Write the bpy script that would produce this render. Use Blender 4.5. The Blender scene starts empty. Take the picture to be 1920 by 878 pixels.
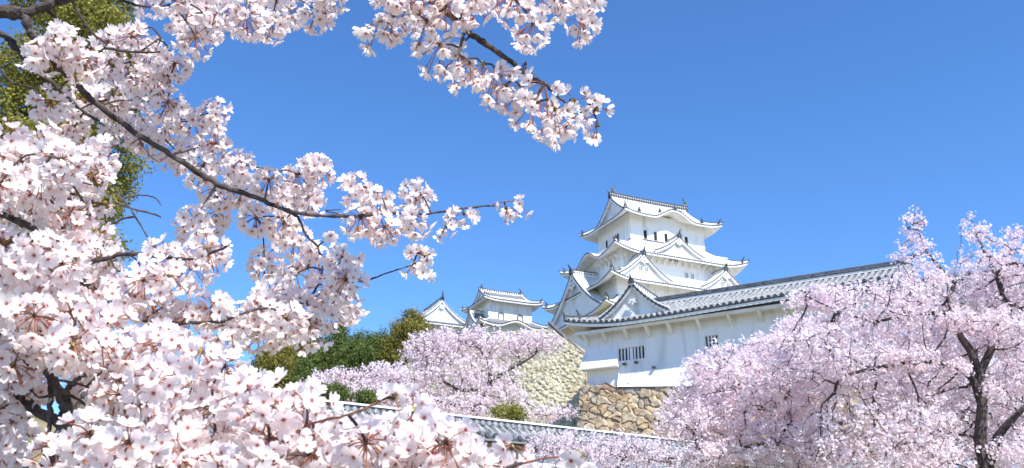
import bpy, math, random
import numpy as np
from mathutils import Vector, Matrix

R = math.radians
rng = np.random.default_rng(7)
random.seed(7)
S = bpy.context.scene
COL = S.collection

# ------------------------------------------------------------------ camera, sky, sun, exposure
CAMZ, F, PITCH = 1.6, 1750.0, R(20.692)          # focal length in pixels of the 1920 wide photograph
cam_d = bpy.data.cameras.new('camera')
cam_d.sensor_width = 36.0
cam_d.lens = F / 1920 * 36
cam_d.clip_start = 0.05
cam_d.clip_end = 9000
cam_d.dof.use_dof = True
cam_d.dof.focus_distance = 4.5
cam_d.dof.aperture_fstop = 10
cam = bpy.data.objects.new('camera', cam_d)
COL.objects.link(cam)
cam.location = (0, 0, CAMZ)
cam.rotation_euler = (R(90) + PITCH, 0, 0)
S.camera = cam

SUN_EL = R(50)
sun_h = Vector((0.574, -0.819, 0)).normalized()
to_sun = sun_h * math.cos(SUN_EL) + Vector((0, 0, math.sin(SUN_EL)))
world = bpy.data.worlds.new('World')
S.world = world
world.use_nodes = True
wn = world.node_tree
bg = wn.nodes['Background']
sky = wn.nodes.new('ShaderNodeTexSky')
sky.sky_type = 'NISHITA'
sky.sun_disc = False
sky.sun_elevation = SUN_EL
sky.sun_rotation = math.atan2(sun_h.x, sun_h.y)
sky.altitude = 1800
sky.air_density = 1.0
sky.dust_density = 0.1
sky.ozone_density = 5.0
hsv = wn.nodes.new('ShaderNodeHueSaturation')
hsv.inputs['Saturation'].default_value = 1.16
hsv.inputs['Hue'].default_value = 0.5035
wn.links.new(sky.outputs[0], hsv.inputs['Color'])
wn.links.new(hsv.outputs[0], bg.inputs[0])
bg.inputs[1].default_value = 0.142
sun_d = bpy.data.lights.new('sun', 'SUN')
sun_d.energy = 4.2
sun_d.angle = R(0.5)
sun_d.color = (1.0, 0.975, 0.94)
sun = bpy.data.objects.new('sun', sun_d)
COL.objects.link(sun)
sun.rotation_euler = to_sun.to_track_quat('Z', 'Y').to_euler()
sun.location = (30, -60, 90)
S.view_settings.view_transform = 'Standard'
S.view_settings.look = 'None'
S.view_settings.gamma = 1
S.view_settings.use_curve_mapping = False
S.view_settings.exposure = 0.92
S.cycles.max_bounces = 8
S.cycles.diffuse_bounces = 5
S.cycles.transmission_bounces = 4
S.cycles.transparent_max_bounces = 4

# ------------------------------------------------------------------ helpers
CP, SP = math.cos(PITCH), math.sin(PITCH)
def pix(px, py, Y):
    """point at world depth Y on the line of sight of a photograph pixel"""
    a = (px - 960) / F; b = (439 - py) / F
    d = np.array([a, CP - b * SP, SP + b * CP])
    return np.array([0, 0, CAMZ]) + d * (Y / d[1])

def tag(o, label=None, cat=None, group=None, kind=None):
    if label: o['label'] = label
    if cat: o['category'] = cat
    if group: o['group'] = group
    if kind: o['kind'] = kind
    return o

def empty(name, loc, rz=0.0):
    o = bpy.data.objects.new(name, None)
    COL.objects.link(o)
    o.location = loc; o.rotation_euler = (0, 0, rz)
    o.empty_display_size = 0.3
    return o

class MB:
    """collects quads and triangles with material slots; build() links ONE mesh object"""
    def __init__(s):
        s.V = []; s.Q = []; s.T = []; s.qm = []; s.tm = []; s.n = 0; s.C = []
    def add(s, V, Q=None, T=None, m=0, c=None):
        V = np.asarray(V, float).reshape(-1, 3)
        if Q is not None and len(Q):
            Q = np.asarray(Q, np.int64).reshape(-1, 4) + s.n
            s.Q.append(Q); s.qm.append(np.broadcast_to(np.asarray(m), (len(Q),)).copy())
        if T is not None and len(T):
            T = np.asarray(T, np.int64).reshape(-1, 3) + s.n
            s.T.append(T); s.tm.append(np.broadcast_to(np.asarray(m), (len(T),)).copy())
        s.V.append(V); s.n += len(V)
        s.C.append(np.tile([1.0, 0.5, 0.5, 1.0], (len(V), 1)) if c is None else np.asarray(c, float))
    def grid(s, P, m=0):
        """P rows x cols x 3; m scalar or per-column array"""
        r, c = P.shape[:2]
        i = np.arange(r * c).reshape(r, c)
        Q = np.stack([i[:-1, :-1], i[:-1, 1:], i[1:, 1:], i[1:, :-1]], -1)
        if np.ndim(m): m = np.broadcast_to(np.asarray(m)[None, :], (r - 1, c - 1)).ravel()
        s.add(P.reshape(-1, 3), Q.reshape(-1, 4), None, m)
    def box(s, a0, a1, b0, b1, z0, z1, m=0):
        s.frus((a0, a1, b0, b1), z0, (a0, a1, b0, b1), z1, m)
    def frus(s, r0, z0, r1, z1, m=0):
        V = []
        for (a0, a1, b0, b1), z in ((r0, z0), (r1, z1)):
            V += [(a0, b0, z), (a1, b0, z), (a1, b1, z), (a0, b1, z)]
        s.add(V, [(0, 1, 5, 4), (1, 2, 6, 5), (2, 3, 7, 6), (3, 0, 4, 7), (4, 5, 6, 7), (3, 2, 1, 0)], None, m)
    def bar(s, pts, w, h, m=0, z0=0.0, w_end=None):
        """rectangular section swept along pts, from z0 to z0+h above them"""
        P = np.asarray(pts, float); n = len(P)
        t = np.gradient(P, axis=0); t[:, 2] = 0
        L = np.linalg.norm(t, axis=1, keepdims=True); L[L < 1e-9] = 1
        t /= L
        sd = np.stack([t[:, 1], -t[:, 0], 0 * t[:, 0]], 1)
        W = np.linspace(w, w if w_end is None else w_end, n)[:, None] * 0.5
        up = np.array([0, 0, 1.0])
        ring = np.stack([P - sd * W + up * z0, P + sd * W + up * z0, P + sd * W + up * (z0 + h), P - sd * W + up * (z0 + h)], 1)
        i = np.arange(n * 4).reshape(n, 4)
        Q = []
        for k in range(4):
            k2 = (k + 1) % 4
            Q.append(np.stack([i[:-1, k], i[:-1, k2], i[1:, k2], i[1:, k]], 1))
        Q = np.concatenate(Q + [i[:1, ::-1], i[-1:]])
        s.add(ring.reshape(-1, 3), Q, None, m)
    def tube(s, pts, rad, sides=6, m=0, c=None):
        P = np.asarray(pts, float); n = len(P)
        rad = np.broadcast_to(np.asarray(rad, float), (n,))
        t = np.gradient(P, axis=0)
        t /= np.maximum(np.linalg.norm(t, axis=1, keepdims=True), 1e-9)
        ref = np.array([0.31, 0.22, 0.92]) if abs(t[0, 2]) < 0.8 else np.array([1.0, 0.1, 0.1])
        u = np.cross(t, ref); u /= np.maximum(np.linalg.norm(u, axis=1, keepdims=True), 1e-9)
        v = np.cross(t, u)
        an = np.arange(sides) * 2 * np.pi / sides
        ring = P[:, None] + rad[:, None, None] * (u[:, None] * np.cos(an)[None, :, None] + v[:, None] * np.sin(an)[None, :, None])
        i = np.arange(n * sides).reshape(n, sides)
        j = np.roll(i, -1, 1)
        Q = np.stack([i[:-1], j[:-1], j[1:], i[1:]], -1).reshape(-1, 4)
        V = np.concatenate([ring.reshape(-1, 3), P[:1], P[-1:]])
        T = np.concatenate([np.stack([j[0], i[0], np.full(sides, n * sides)], 1), np.stack([i[-1], j[-1], np.full(sides, n * sides + 1)], 1)])
        b = s.n
        s.add(V, Q, None, m)
        s.T.append(T + b); s.tm.append(np.full(len(T), m))
    def build(s, name, mats, parent=None, smooth=False, dz=0.0, attr=False):
        V = np.concatenate(s.V); V = V - np.array([0, 0, dz])
        Q = np.concatenate(s.Q) if s.Q else np.zeros((0, 4), np.int64)
        T = np.concatenate(s.T) if s.T else np.zeros((0, 3), np.int64)
        mi = np.concatenate([np.concatenate(s.qm) if s.qm else np.zeros(0), np.concatenate(s.tm) if s.tm else np.zeros(0)]).astype(np.int32)
        me = bpy.data.meshes.new(name)
        me.vertices.add(len(V)); me.vertices.foreach_set('co', V.astype(np.float32).ravel())
        li = np.concatenate([Q.ravel(), T.ravel()]).astype(np.int32)
        me.loops.add(len(li)); me.loops.foreach_set('vertex_index', li)
        nq, nt = len(Q), len(T)
        st = np.concatenate([np.arange(nq) * 4, nq * 4 + np.arange(nt) * 3]).astype(np.int32)
        me.polygons.add(nq + nt); me.polygons.foreach_set('loop_start', st)
        if not isinstance(mats, (list, tuple)): mats = [mats]
        for m_ in mats: me.materials.append(m_)
        me.polygons.foreach_set('material_index', mi)
        me.polygons.foreach_set('use_smooth', np.full(nq + nt, smooth))
        if attr:
            a = me.color_attributes.new('tint', 'FLOAT_COLOR', 'POINT')
            a.data.foreach_set('color', np.concatenate(s.C).astype(np.float32).ravel())
        me.update(calc_edges=True); me.validate()
        o = bpy.data.objects.new(name, me)
        COL.objects.link(o)
        if parent is not None: o.parent = parent
        return o

# ------------------------------------------------------------------ materials
def new_mat(name):
    m = bpy.data.materials.new(name); m.use_nodes = True
    nt = m.node_tree; p = nt.nodes['Principled BSDF']
    return m, nt, p

def noise_col(nt, c0, c1, scale, lo=0.35, hi=0.65, detail=5, stretch=None, coord='Object'):
    tc = nt.nodes.new('ShaderNodeTexCoord'); mp = nt.nodes.new('ShaderNodeMapping')
    if stretch: mp.inputs['Scale'].default_value = stretch
    nz = nt.nodes.new('ShaderNodeTexNoise'); nz.inputs['Scale'].default_value = scale; nz.inputs['Detail'].default_value = detail
    rp = nt.nodes.new('ShaderNodeValToRGB')
    rp.color_ramp.elements[0].position = lo; rp.color_ramp.elements[0].color = (*c0, 1)
    rp.color_ramp.elements[1].position = hi; rp.color_ramp.elements[1].color = (*c1, 1)
    nt.links.new(tc.outputs[coord], mp.inputs[0]); nt.links.new(mp.outputs[0], nz.inputs['Vector']); nt.links.new(nz.outputs[0], rp.inputs[0])
    return rp.outputs[0], nz.outputs[0]

def bump(nt, p, h, strength, dist):
    b = nt.nodes.new('ShaderNodeBump'); b.inputs['Strength'].default_value = strength; b.inputs['Distance'].default_value = dist
    nt.links.new(h, b.inputs['Height']); nt.links.new(b.outputs[0], p.inputs['Normal'])

def simple(name, c0, c1, scale, rough=0.8, lo=0.35, hi=0.65, stretch=None, bs=0.0, bd=0.02, spec=0.3):
    m, nt, p = new_mat(name)
    c, h = noise_col(nt, c0, c1, scale, lo, hi, stretch=stretch)
    nt.links.new(c, p.inputs['Base Color']); p.inputs['Roughness'].default_value = rough
    p.inputs['Specular IOR Level'].default_value = spec
    if bs: bump(nt, p, h, bs, bd)
    return m

M = {}
M['plaster'] = simple('white_plaster', (0.60, 0.59, 0.57), (0.84, 0.835, 0.82), 1.3, 0.85, 0.26, 0.47, (1, 1, 0.14))
M['plaster_worn'] = simple('weathered_plaster', (0.50, 0.49, 0.47), (0.80, 0.79, 0.78), 0.55, 0.85, 0.3, 0.48, (1, 1, 0.35))
M['soffit'] = simple('eave_plaster', (0.66, 0.60, 0.52), (0.80, 0.77, 0.73), 0.7, 0.9, 0.3, 0.6)
M['tile_white'] = simple('plastered_tile', (0.62, 0.62, 0.61), (0.80, 0.795, 0.78), 1.2, 0.7)
M['tile_pale'] = simple('pale_tile', (0.50, 0.50, 0.50), (0.68, 0.68, 0.67), 1.5, 0.6)
M['tile_grey'] = simple('grey_tile', (0.085, 0.088, 0.095), (0.18, 0.18, 0.185), 2.5, 0.55, bs=0.3)
M['tile_light'] = simple('light_grey_tile', (0.15, 0.155, 0.165), (0.40, 0.40, 0.40), 4.0, 0.6, bs=0.4)
M['tile_dark'] = simple('dark_tile', (0.035, 0.038, 0.045), (0.09, 0.092, 0.10), 3, 0.5)
M['dark'] = simple('dark_opening', (0.012, 0.012, 0.014), (0.03, 0.03, 0.032), 3, 0.9)
M['wood'] = simple('weathered_wood', (0.14, 0.105, 0.08), (0.27, 0.22, 0.18), 3, 0.85)
M['bark'] = simple('cherry_bark', (0.022, 0.016, 0.014), (0.125, 0.098, 0.088), 38, 0.9, 0.32, 0.72, (1, 1, 1), 0.8, 0.004)
M['bark_far'] = simple('cherry_bark_far', (0.034, 0.026, 0.024), (0.12, 0.092, 0.084), 9, 0.9)
M['shoot'] = simple('young_shoot', (0.17, 0.06, 0.045), (0.30, 0.14, 0.09), 60, 0.7)
M['bark_pine'] = simple('evergreen_bark', (0.06, 0.045, 0.035), (0.14, 0.11, 0.09), 4, 0.9)

def petal_mat(name, rim, mid, eye, eye_r=0.30, trans=0.35):
    """petals: colour runs from a pink eye to a pale rim (attribute red), each flower a little different (green)"""
    m, nt, p = new_mat(name)
    at = nt.nodes.new('ShaderNodeAttribute'); at.attribute_name = 'tint'
    sp = nt.nodes.new('ShaderNodeSeparateColor'); nt.links.new(at.outputs['Color'], sp.inputs[0])
    rp = nt.nodes.new('ShaderNodeValToRGB')
    e = rp.color_ramp.elements
    e[0].position = 0.0; e[0].color = (*eye, 1); e[1].position = 1.0; e[1].color = (*rim, 1)
    k = e.new(eye_r); k.color = (*mid, 1)
    nt.links.new(sp.outputs[0], rp.inputs[0])
    hs = nt.nodes.new('ShaderNodeHueSaturation'); nt.links.new(rp.outputs[0], hs.inputs['Color'])
    mr = nt.nodes.new('ShaderNodeMapRange'); mr.inputs['To Min'].default_value = 0.55; mr.inputs['To Max'].default_value = 1.5
    nt.links.new(sp.outputs[1], mr.inputs[0]); nt.links.new(mr.outputs[0], hs.inputs['Saturation'])
    df = nt.nodes.new('ShaderNodeBsdfDiffuse'); tr = nt.nodes.new('ShaderNodeBsdfTranslucent'); mx = nt.nodes.new('ShaderNodeMixShader')
    nt.links.new(hs.outputs[0], df.inputs[0])
    tm = nt.nodes.new('ShaderNodeMix'); tm.data_type = 'RGBA'; tm.blend_type = 'MULTIPLY'; tm.inputs[0].default_value = 1
    tm.inputs[7].default_value = (1.0, 0.925, 0.91, 1); nt.links.new(hs.outputs[0], tm.inputs[6]); nt.links.new(tm.outputs[2], tr.inputs[0])
    mx.inputs[0].default_value = trans
    nt.links.new(df.outputs[0], mx.inputs[1]); nt.links.new(tr.outputs[0], mx.inputs[2])
    nt.links.new(mx.outputs[0], nt.nodes['Material Output'].inputs[0]); nt.nodes.remove(p)
    return m
M['petal'] = petal_mat('blossom_petal', (0.97, 0.925, 0.91), (0.96, 0.89, 0.88), (0.88, 0.52, 0.52), 0.24, 0.52)
M['petal_far'] = petal_mat('blossom_petal_far', (0.95, 0.885, 0.915), (0.93, 0.81, 0.86), (0.48, 0.12, 0.20), 0.34, 0.36)
M['petal_pale'] = petal_mat('blossom_petal_pale', (0.93, 0.86, 0.89), (0.88, 0.76, 0.81), (0.45, 0.20, 0.25), 0.36, 0.34)

def leaf_mat(name, dark, light, trans=0.38):
    m, nt, p = new_mat(name)
    at = nt.nodes.new('ShaderNodeAttribute'); at.attribute_name = 'tint'
    sp = nt.nodes.new('ShaderNodeSeparateColor'); nt.links.new(at.outputs['Color'], sp.inputs[0])
    mx = nt.nodes.new('ShaderNodeMix'); mx.data_type = 'RGBA'
    mx.inputs[6].default_value = (*dark, 1); mx.inputs[7].default_value = (*light, 1)
    nt.links.new(sp.outputs[1], mx.inputs[0])
    df = nt.nodes.new('ShaderNodeBsdfDiffuse'); tr = nt.nodes.new('ShaderNodeBsdfTranslucent'); ms = nt.nodes.new('ShaderNodeMixShader')
    nt.links.new(mx.outputs[2], df.inputs[0]); nt.links.new(mx.outputs[2], tr.inputs[0]); ms.inputs[0].default_value = trans
    nt.links.new(df.outputs[0], ms.inputs[1]); nt.links.new(tr.outputs[0], ms.inputs[2])
    nt.links.new(ms.outputs[0], nt.nodes['Material Output'].inputs[0]); nt.nodes.remove(p)
    return m
M['leaf_dark'] = leaf_mat('dark_leaf', (0.060, 0.095, 0.030), (0.23, 0.28, 0.085))
M['leaf_olive'] = leaf_mat('olive_leaf', (0.11, 0.115, 0.030), (0.36, 0.31, 0.085))
M['leaf_yellow'] = leaf_mat('yellow_green_leaf', (0.13, 0.14, 0.035), (0.42, 0.38, 0.10))
M['stalk'] = leaf_mat('flower_stalk', (0.42, 0.12, 0.10), (0.34, 0.30, 0.11), 0.15)

def stone_mat(name, cols):
    m, nt, p = new_mat(name)
    at = nt.nodes.new('ShaderNodeAttribute'); at.attribute_name = 'tint'
    sp = nt.nodes.new('ShaderNodeSeparateColor'); nt.links.new(at.outputs['Color'], sp.inputs[0])
    rp = nt.nodes.new('ShaderNodeValToRGB'); e = rp.color_ramp.elements
    e[0].position = 0; e[0].color = (*cols[0], 1); e[1].position = 1; e[1].color = (*cols[-1], 1)
    for i, c in enumerate(cols[1:-1]):
        k = e.new((i + 1) / (len(cols) - 1)); k.color = (*c, 1)
    nt.links.new(sp.outputs[1], rp.inputs[0])
    c, h = noise_col(nt, (0.62, 0.60, 0.58), (1.1, 1.08, 1.05), 3.0)
    mu = nt.nodes.new('ShaderNodeMix'); mu.data_type = 'RGBA'; mu.blend_type = 'MULTIPLY'; mu.inputs[0].default_value = 1
    nt.links.new(rp.outputs[0], mu.inputs[6]); nt.links.new(c, mu.inputs[7])
    nt.links.new(mu.outputs[2], p.inputs['Base Color']); p.inputs['Roughness'].default_value = 0.9
    bump(nt, p, h, 0.5, 0.06)
    return m
M['stone_brown'] = stone_mat('brown_stone', [(0.48, 0.34, 0.20), (0.33, 0.24, 0.17), (0.56, 0.42, 0.26), (0.32, 0.29, 0.26), (0.51, 0.38, 0.23), (0.58, 0.47, 0.33), (0.42, 0.35, 0.26)])
M['stone_tan'] = stone_mat('tan_stone', [(0.56, 0.50, 0.33), (0.64, 0.60, 0.44), (0.44, 0.37, 0.22), (0.68, 0.64, 0.50), (0.58, 0.53, 0.37)])
M['ground'] = simple('hill_ground', (0.09, 0.095, 0.035), (0.27, 0.22, 0.13), 0.35, 0.95, bs=0.3, bd=0.1)

# ------------------------------------------------------------------ terrain
WP = pix(860, 781, 31.6)                       # a point on the ridge of the low tiled wall
WE = np.array([0.831, 0.556, 0]); WE /= np.linalg.norm(WE)
WNn = np.array([WE[1], -WE[0], 0])             # its face normal, towards the camera
def smooth(x, a, b):
    t = np.clip((x - a) / (b - a), 0, 1); return t * t * (3 - 2 * t)
def terrain(x, y):
    q = -((x - WP[0]) * WNn[0] + (y - WP[1]) * WNn[1])
    z = np.interp(q, [-400, -60, -25.5, -12, -1.5, 0, 1.5, 8, 22, 40, 75, 120], [0, 0, 0, 1.3, 3.2, 3.5, 3.7, 5.2, 9.3, 11, 17, 24])
    z = np.minimum(z, 12 + 200 * smooth(y, 50, 300))
    pl = 23 * smooth(y, 78, 92) * smooth(x, -11, -4) * (1 - smooth(x, 22, 34)) + 6 * smooth(y, 108, 135)
    hl = np.interp(y, [40, 60, 85, 110, 140], [0, 8, 14.5, 20, 24]) * (1 - .45 * smooth(x, 20, 40))
    z = np.where(y > 60, np.maximum(np.minimum(z, hl + .6), np.maximum(pl, hl)), z)
    far = 1 - smooth(y, 230, 420)
    lat = 1 - smooth(np.abs(x), 110, 260)
    return z * far * lat
g = MB()
c = np.concatenate([-np.geomspace(3000, 60, 22), np.linspace(-55, 55, 111), np.geomspace(60, 3000, 22)])
r_ = np.concatenate([-np.geomspace(3000, 10, 16), np.linspace(-8, 160, 169), np.geomspace(163, 4000, 32)])
X, Y = np.meshgrid(c, r_)
g.grid(np.stack([X, Y, terrain(X, Y) + 0.05 * np.sin(X * 0.9) * np.cos(Y * 0.7)], -1))
tag(g.build('ground', M['ground'], smooth=True), kind='structure')

# ------------------------------------------------------------------ roof builders (local a,b,z)
def prof(t, k=0.42):            # concave slope: steeper near the top
    return (1 - k) * t + k * t * t
ROLL_S = np.array([0, .27, .34, .5, .66, .73]); ROLL_H = np.array([0, 0, .75, 1, .75, 0]); ROLL_M = np.array([0, 1, 1, 1, 1, 0])
def roll_cols(L, pitch):
    n = max(1, int(round(L / pitch))); p = L / n
    s = (np.arange(n)[:, None] * p + ROLL_S[None] * p).ravel()
    h = np.tile(ROLL_H, n); mm = np.tile(ROLL_M, n)
    return np.append(s, L), np.append(h, 0), mm, (np.arange(n) + .5) * p, p

# material slots of a roof: 0 valley, 1 roll, 2 plaster edge, 3 dark tile ends, 4 soffit
def slope(mb, O, e, n, L, ts, lo, hi, zf, pitch=0.45, roll=0.10, th=0.34, soffit_to=None, ends=True, end_r=0.13):
    O = np.array([*O, 0.0]); e = np.array([*e, 0.0]); n = np.array([*n, 0.0]); up = np.array([0, 0, 1.0])
    ts = np.asarray(ts, float)
    s, h, mm, cen, p = roll_cols(L, pitch)
    Lo = np.array([lo(t) for t in ts])[:, None]; Hi = np.array([hi(t) for t in ts])[:, None]
    Sg = np.clip(s[None], Lo, Hi); Tg = np.broadcast_to(ts[:, None], Sg.shape)
    hh = np.where((s[None] < Lo - 1e-6) | (s[None] > Hi + 1e-6), 0, h[None]) * roll
    P = O + e * Sg[..., None] + n * Tg[..., None] + up * (zf(Sg, Tg) + hh)[..., None]
    mb.grid(P, mm)
    # underside and fascia
    ts2 = ts if soffit_to is None else np.append(ts[ts < soffit_to], soffit_to)
    s2 = np.linspace(0, L, max(9, int(L / 0.7)))
    Lo = np.array([lo(t) for t in ts2])[:, None]; Hi = np.array([hi(t) for t in ts2])[:, None]
    Sg = np.clip(s2[None], Lo, Hi); Tg = np.broadcast_to(ts2[:, None], Sg.shape)
    U = O + e * Sg[..., None] + n * (Tg[..., None] + 0.06) + up * (zf(Sg, Tg) - th)[..., None]
    mb.grid(U[::-1], 4)
    E0 = O + e * s2[:, None] + up * zf(s2, 0 * s2)[:, None]
    dz = [0.0, -0.10, -0.1001, -th]; off = [0.0, 0.0, 0.03, 0.06]
    rows = np.stack([E0 + n * o_ + up * d_ for d_, o_ in zip(dz, off)])
    mb.grid(rows[:2], 3); mb.grid(rows[2:], 2)
    if ends:
        an = np.arange(6) * np.pi / 3
        for sc in cen:
            z = float(zf(np.array([sc]), np.array([0.0]))[0]) + roll * 0.25
            c0 = O + e * sc - n * 0.03 + up * z
            ring = c0 + end_r * (np.cos(an)[:, None] * e + np.sin(an)[:, None] * up)
            V = np.concatenate([ring, ring + n * 0.12])
            Q = [(k, (k + 1) % 6, (k + 1) % 6 + 6, k + 6) for k in range(6)] + [(0, 1, 2, 3), (0, 3, 4, 5)]
            mb.add(V, Q, None, 3)

def upturn(s, t, L, Rn, up, Lc):
    d = np.minimum(s, L - s)
    return up * np.clip(1 - d / Lc, 0, 1) ** 2 * np.clip(1 - t / Rn, 0, 1)

def horn(mb, p, d, sz, m=3):
    """ridge end tile: a shield with a raised tip, looking along the horizontal d"""
    d = np.array([d[0], d[1], 0.0]); d /= max(np.linalg.norm(d), 1e-9); q = np.array([-d[1], d[0], 0]); u = np.array([0, 0, 1.0])
    p = np.asarray(p, float)
    V = []
    for k in (0.0, -0.32):
        for x, z in ((-.42, -.25), (.42, -.25), (.36, .35), (.13, .62), (-.13, .62), (-.36, .35)):
            V.append(p + d * k * sz + q * x * sz + u * z * sz)
    Q = [(0, 1, 2, 5), (5, 2, 3, 4), (7, 6, 11, 8), (8, 11, 10, 9)] + [(k, k + 6, (k + 1) % 6 + 6, (k + 1) % 6) for k in range(6)]
    mb.add(V, Q, None, m)
    mb.tube([p + u * .5 * sz - d * .1 * sz, p + u * .85 * sz + d * .12 * sz, p + u * 1.15 * sz + d * .32 * sz], [.17 * sz, .13 * sz, .05 * sz], 5, m)

def hip_roof(mb, ev, inn, ze, zi, up=0.6, Lc=4.0, humps=None, pitch=0.45, roll=0.10, th=0.34, k=0.35, hip_w=0.34, oni=0.7, sides='FRBL', end_r=0.13, hips=(0, 1, 2, 3)):
    a0, a1, b0, b1 = ev; i0, i1, j0, j1 = inn
    humps = humps or {}
    spec = {'F': ((a0, b0), (1, 0), (0, 1), a1 - a0, j0 - b0, i0 - a0, a1 - i1),
            'R': ((a1, b0), (0, 1), (-1, 0), b1 - b0, a1 - i1, j0 - b0, b1 - j1),
            'B': ((a1, b1), (-1, 0), (0, -1), a1 - a0, b1 - j1, a1 - i1, i0 - a0),
            'L': ((a0, b1), (0, -1), (1, 0), b1 - b0, i0 - a0, b1 - j1, j0 - b0)}
    for sd in sides:
        O, e, n, L, Rn, kl, kh = spec[sd]
        hp = humps.get(sd, [])
        def zf(s, t, L=L, Rn=Rn, hp=hp):
            z = ze + (zi - ze) * prof(t / Rn, k) + upturn(s, t, L, Rn, up, Lc)
            for s0, w, H in hp:
                x = np.clip((s - s0) / w, -1, 1)
                hz = ze + H * (0.5 + 0.5 * np.cos(np.pi * x)) ** 0.85
                z = np.where(np.abs(x) < 1, np.maximum(z, hz), z)
            return z
        nt_ = 7 if not hp else 15
        slope(mb, O, e, n, L, np.linspace(0, Rn, nt_), lambda t: kl * t / Rn, lambda t: L - kh * t / Rn, zf, pitch, roll, th, end_r=end_r)
    # hips
    for ci, ((x0, y0), (x1, y1)) in enumerate((((a0, b0), (i0, j0)), ((a1, b0), (i1, j0)), ((a1, b1), (i1, j1)), ((a0, b1), (i0, j1)))):
        if ci not in hips: continue
        tt = np.linspace(-0.02, 1, 9)
        P = np.stack([x0 + (x1 - x0) * tt, y0 + (y1 - y0) * tt, ze + (zi - ze) * prof(np.clip(tt, 0, 1), k) + up * np.clip(1 - tt * abs(x1 - x0) / Lc, 0, 1) ** 2 * (1 - tt)], 1)
        mb.bar(P, hip_w, hip_w * 0.85, 2, 0.0)
        mb.bar(P, hip_w * 1.15, hip_w * 0.32, 3, hip_w * 0.85)
        if oni:
            q = P[1]
            horn(mb, q + np.array([0, 0, hip_w * 0.6]), (x0 - x1, y0 - y1), oni)
            horn(mb, P[0] + np.array([0, 0, 0.12]), (x0 - x1, y0 - y1), oni * 0.55)

def gable(mb, A, e, n, w, za, zb, depth, pitch=0.45, roll=0.10, th=0.3, k=0.45, face_in=0.5, board=0.42, ridge=0.42, oni=0.9, m_face=5, edge_w=0.30, wl=None, wr=None):
    """gable roof: A = front foot of the ridge (a,b); e = across, n = inward; wl/wr the half widths"""
    A3 = np.array([*A, 0.0]); e3 = np.array([*e, 0.0]); n3 = np.array([*n, 0.0]); u3 = np.array([0, 0, 1.0])
    s, h, mm, cen, p = roll_cols(depth, pitch)
    xs = np.linspace(0, 1, 10)
    face = {}
    for sg, ww in ((-1, wl or w), (1, wr or w)):
        def zx(x): return za + (zb - za) * (1 - prof(1 - x, k))
        Xg = np.broadcast_to(xs[:, None], (len(xs), len(s))); Sg = np.broadcast_to(s[None], Xg.shape)
        P = A3 + e3 * (sg * ww * Xg)[..., None] + n3 * Sg[..., None] + u3 * (zx(Xg) + h[None] * roll)[..., None]
        if sg > 0: P = P[::-1]
        mb.grid(P, mm)
        U = A3 + e3 * (sg * ww * xs)[:, None, None] + n3 * np.array([0, depth])[None, :, None] + u3 * (zx(xs) - th)[:, None, None]
        mb.grid(U if sg > 0 else U[::-1], 4)
        edge = A3 + e3 * (sg * ww * xs)[:, None] + u3 * zx(xs)[:, None]
        # verge: a raised roll of dark tiles, white board below
        mb.bar(edge + n3 * edge_w * 0.5, edge_w, 0.16, 3, -0.02)
        mb.bar(edge + n3 * edge_w * 0.62, edge_w * 0.7, 0.16, 2, 0.12)
        bd = np.stack([edge + n3 * 0.05 - u3 * 0.02, edge + n3 * 0.05 - u3 * board])
        bk = np.stack([edge + n3 * 0.25 - u3 * 0.02, edge + n3 * 0.25 - u3 * board])
        for G in (bd, bk, np.stack([bd[1], bk[1]])):
            mb.grid(G, 2)
        face[sg] = (A3 + n3 * face_in + e3 * (sg * ww * xs)[:, None] + u3 * (zx(xs) - th * 0.6)[:, None])
        # dots along the verge
        an = np.arange(6) * np.pi / 3
        nn = int(ww * 1.25 / (pitch * 0.8))
        for q in np.linspace(0.06, 0.97, nn):
            c0 = A3 + e3 * sg * ww * q + u3 * (float(zx(q)) + 0.05) - n3 * 0.03
            ring = c0 + 0.11 * (np.cos(an)[:, None] * e3 + np.sin(an)[:, None] * u3)
            mb.add(np.concatenate([ring, ring + n3 * 0.1]), [(kk, (kk + 1) % 6, (kk + 1) % 6 + 6, kk + 6) for kk in range(6)] + [(0, 1, 2, 3), (0, 3, 4, 5)], None, 3)
    Fl = np.concatenate([face[-1][::-1], face[1][1:]])
    base = Fl.copy(); base[:, 2] = min(Fl[0, 2], Fl[-1, 2]) - 0.3
    mb.grid(np.stack([base, Fl]), m_face)
    if ridge:
        P = A3 + n3 * np.linspace(-0.05, depth, 8)[:, None] + u3 * za
        mb.bar(P, ridge * 0.8, ridge, 2, -0.05)
        mb.bar(P, ridge * 0.95, ridge * 0.3, 3, ridge - 0.05)
        dots_ridge(mb, P, ridge)
    if oni:
        horn(mb, A3 + u3 * (za + 0.18) - n3 * 0.12, -n3[:2], oni)

def dots_ridge(mb, P, hgt, step=0.42, m=3):
    P = np.asarray(P); L = np.linalg.norm(P[-1] - P[0]); n = max(2, int(L / step))
    d = (P[-1] - P[0]) / L; q = np.array([d[1], -d[0], 0]); q /= max(np.linalg.norm(q), 1e-9); u = np.array([0, 0, 1.0])
    t = np.linspace(0, 1, len(P))
    an = np.arange(6) * np.pi / 3
    for f_ in (np.arange(n) + .5) / n:
        c0 = np.array([np.interp(f_, t, P[:, i]) for i in range(3)]) + u * hgt * 0.45
        for sg in (-1, 1):
            ring = c0 + q * sg * (hgt * 0.4 + 0.03) + hgt * 0.26 * (np.cos(an)[:, None] * d + np.sin(an)[:, None] * u)
            mb.add(np.concatenate([ring, ring - q * sg * 0.08]), [(k, (k + 1) % 6, (k + 1) % 6 + 6, k + 6) for k in range(6)] + [(0, 1, 2, 3), (0, 3, 4, 5)], None, m)

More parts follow.
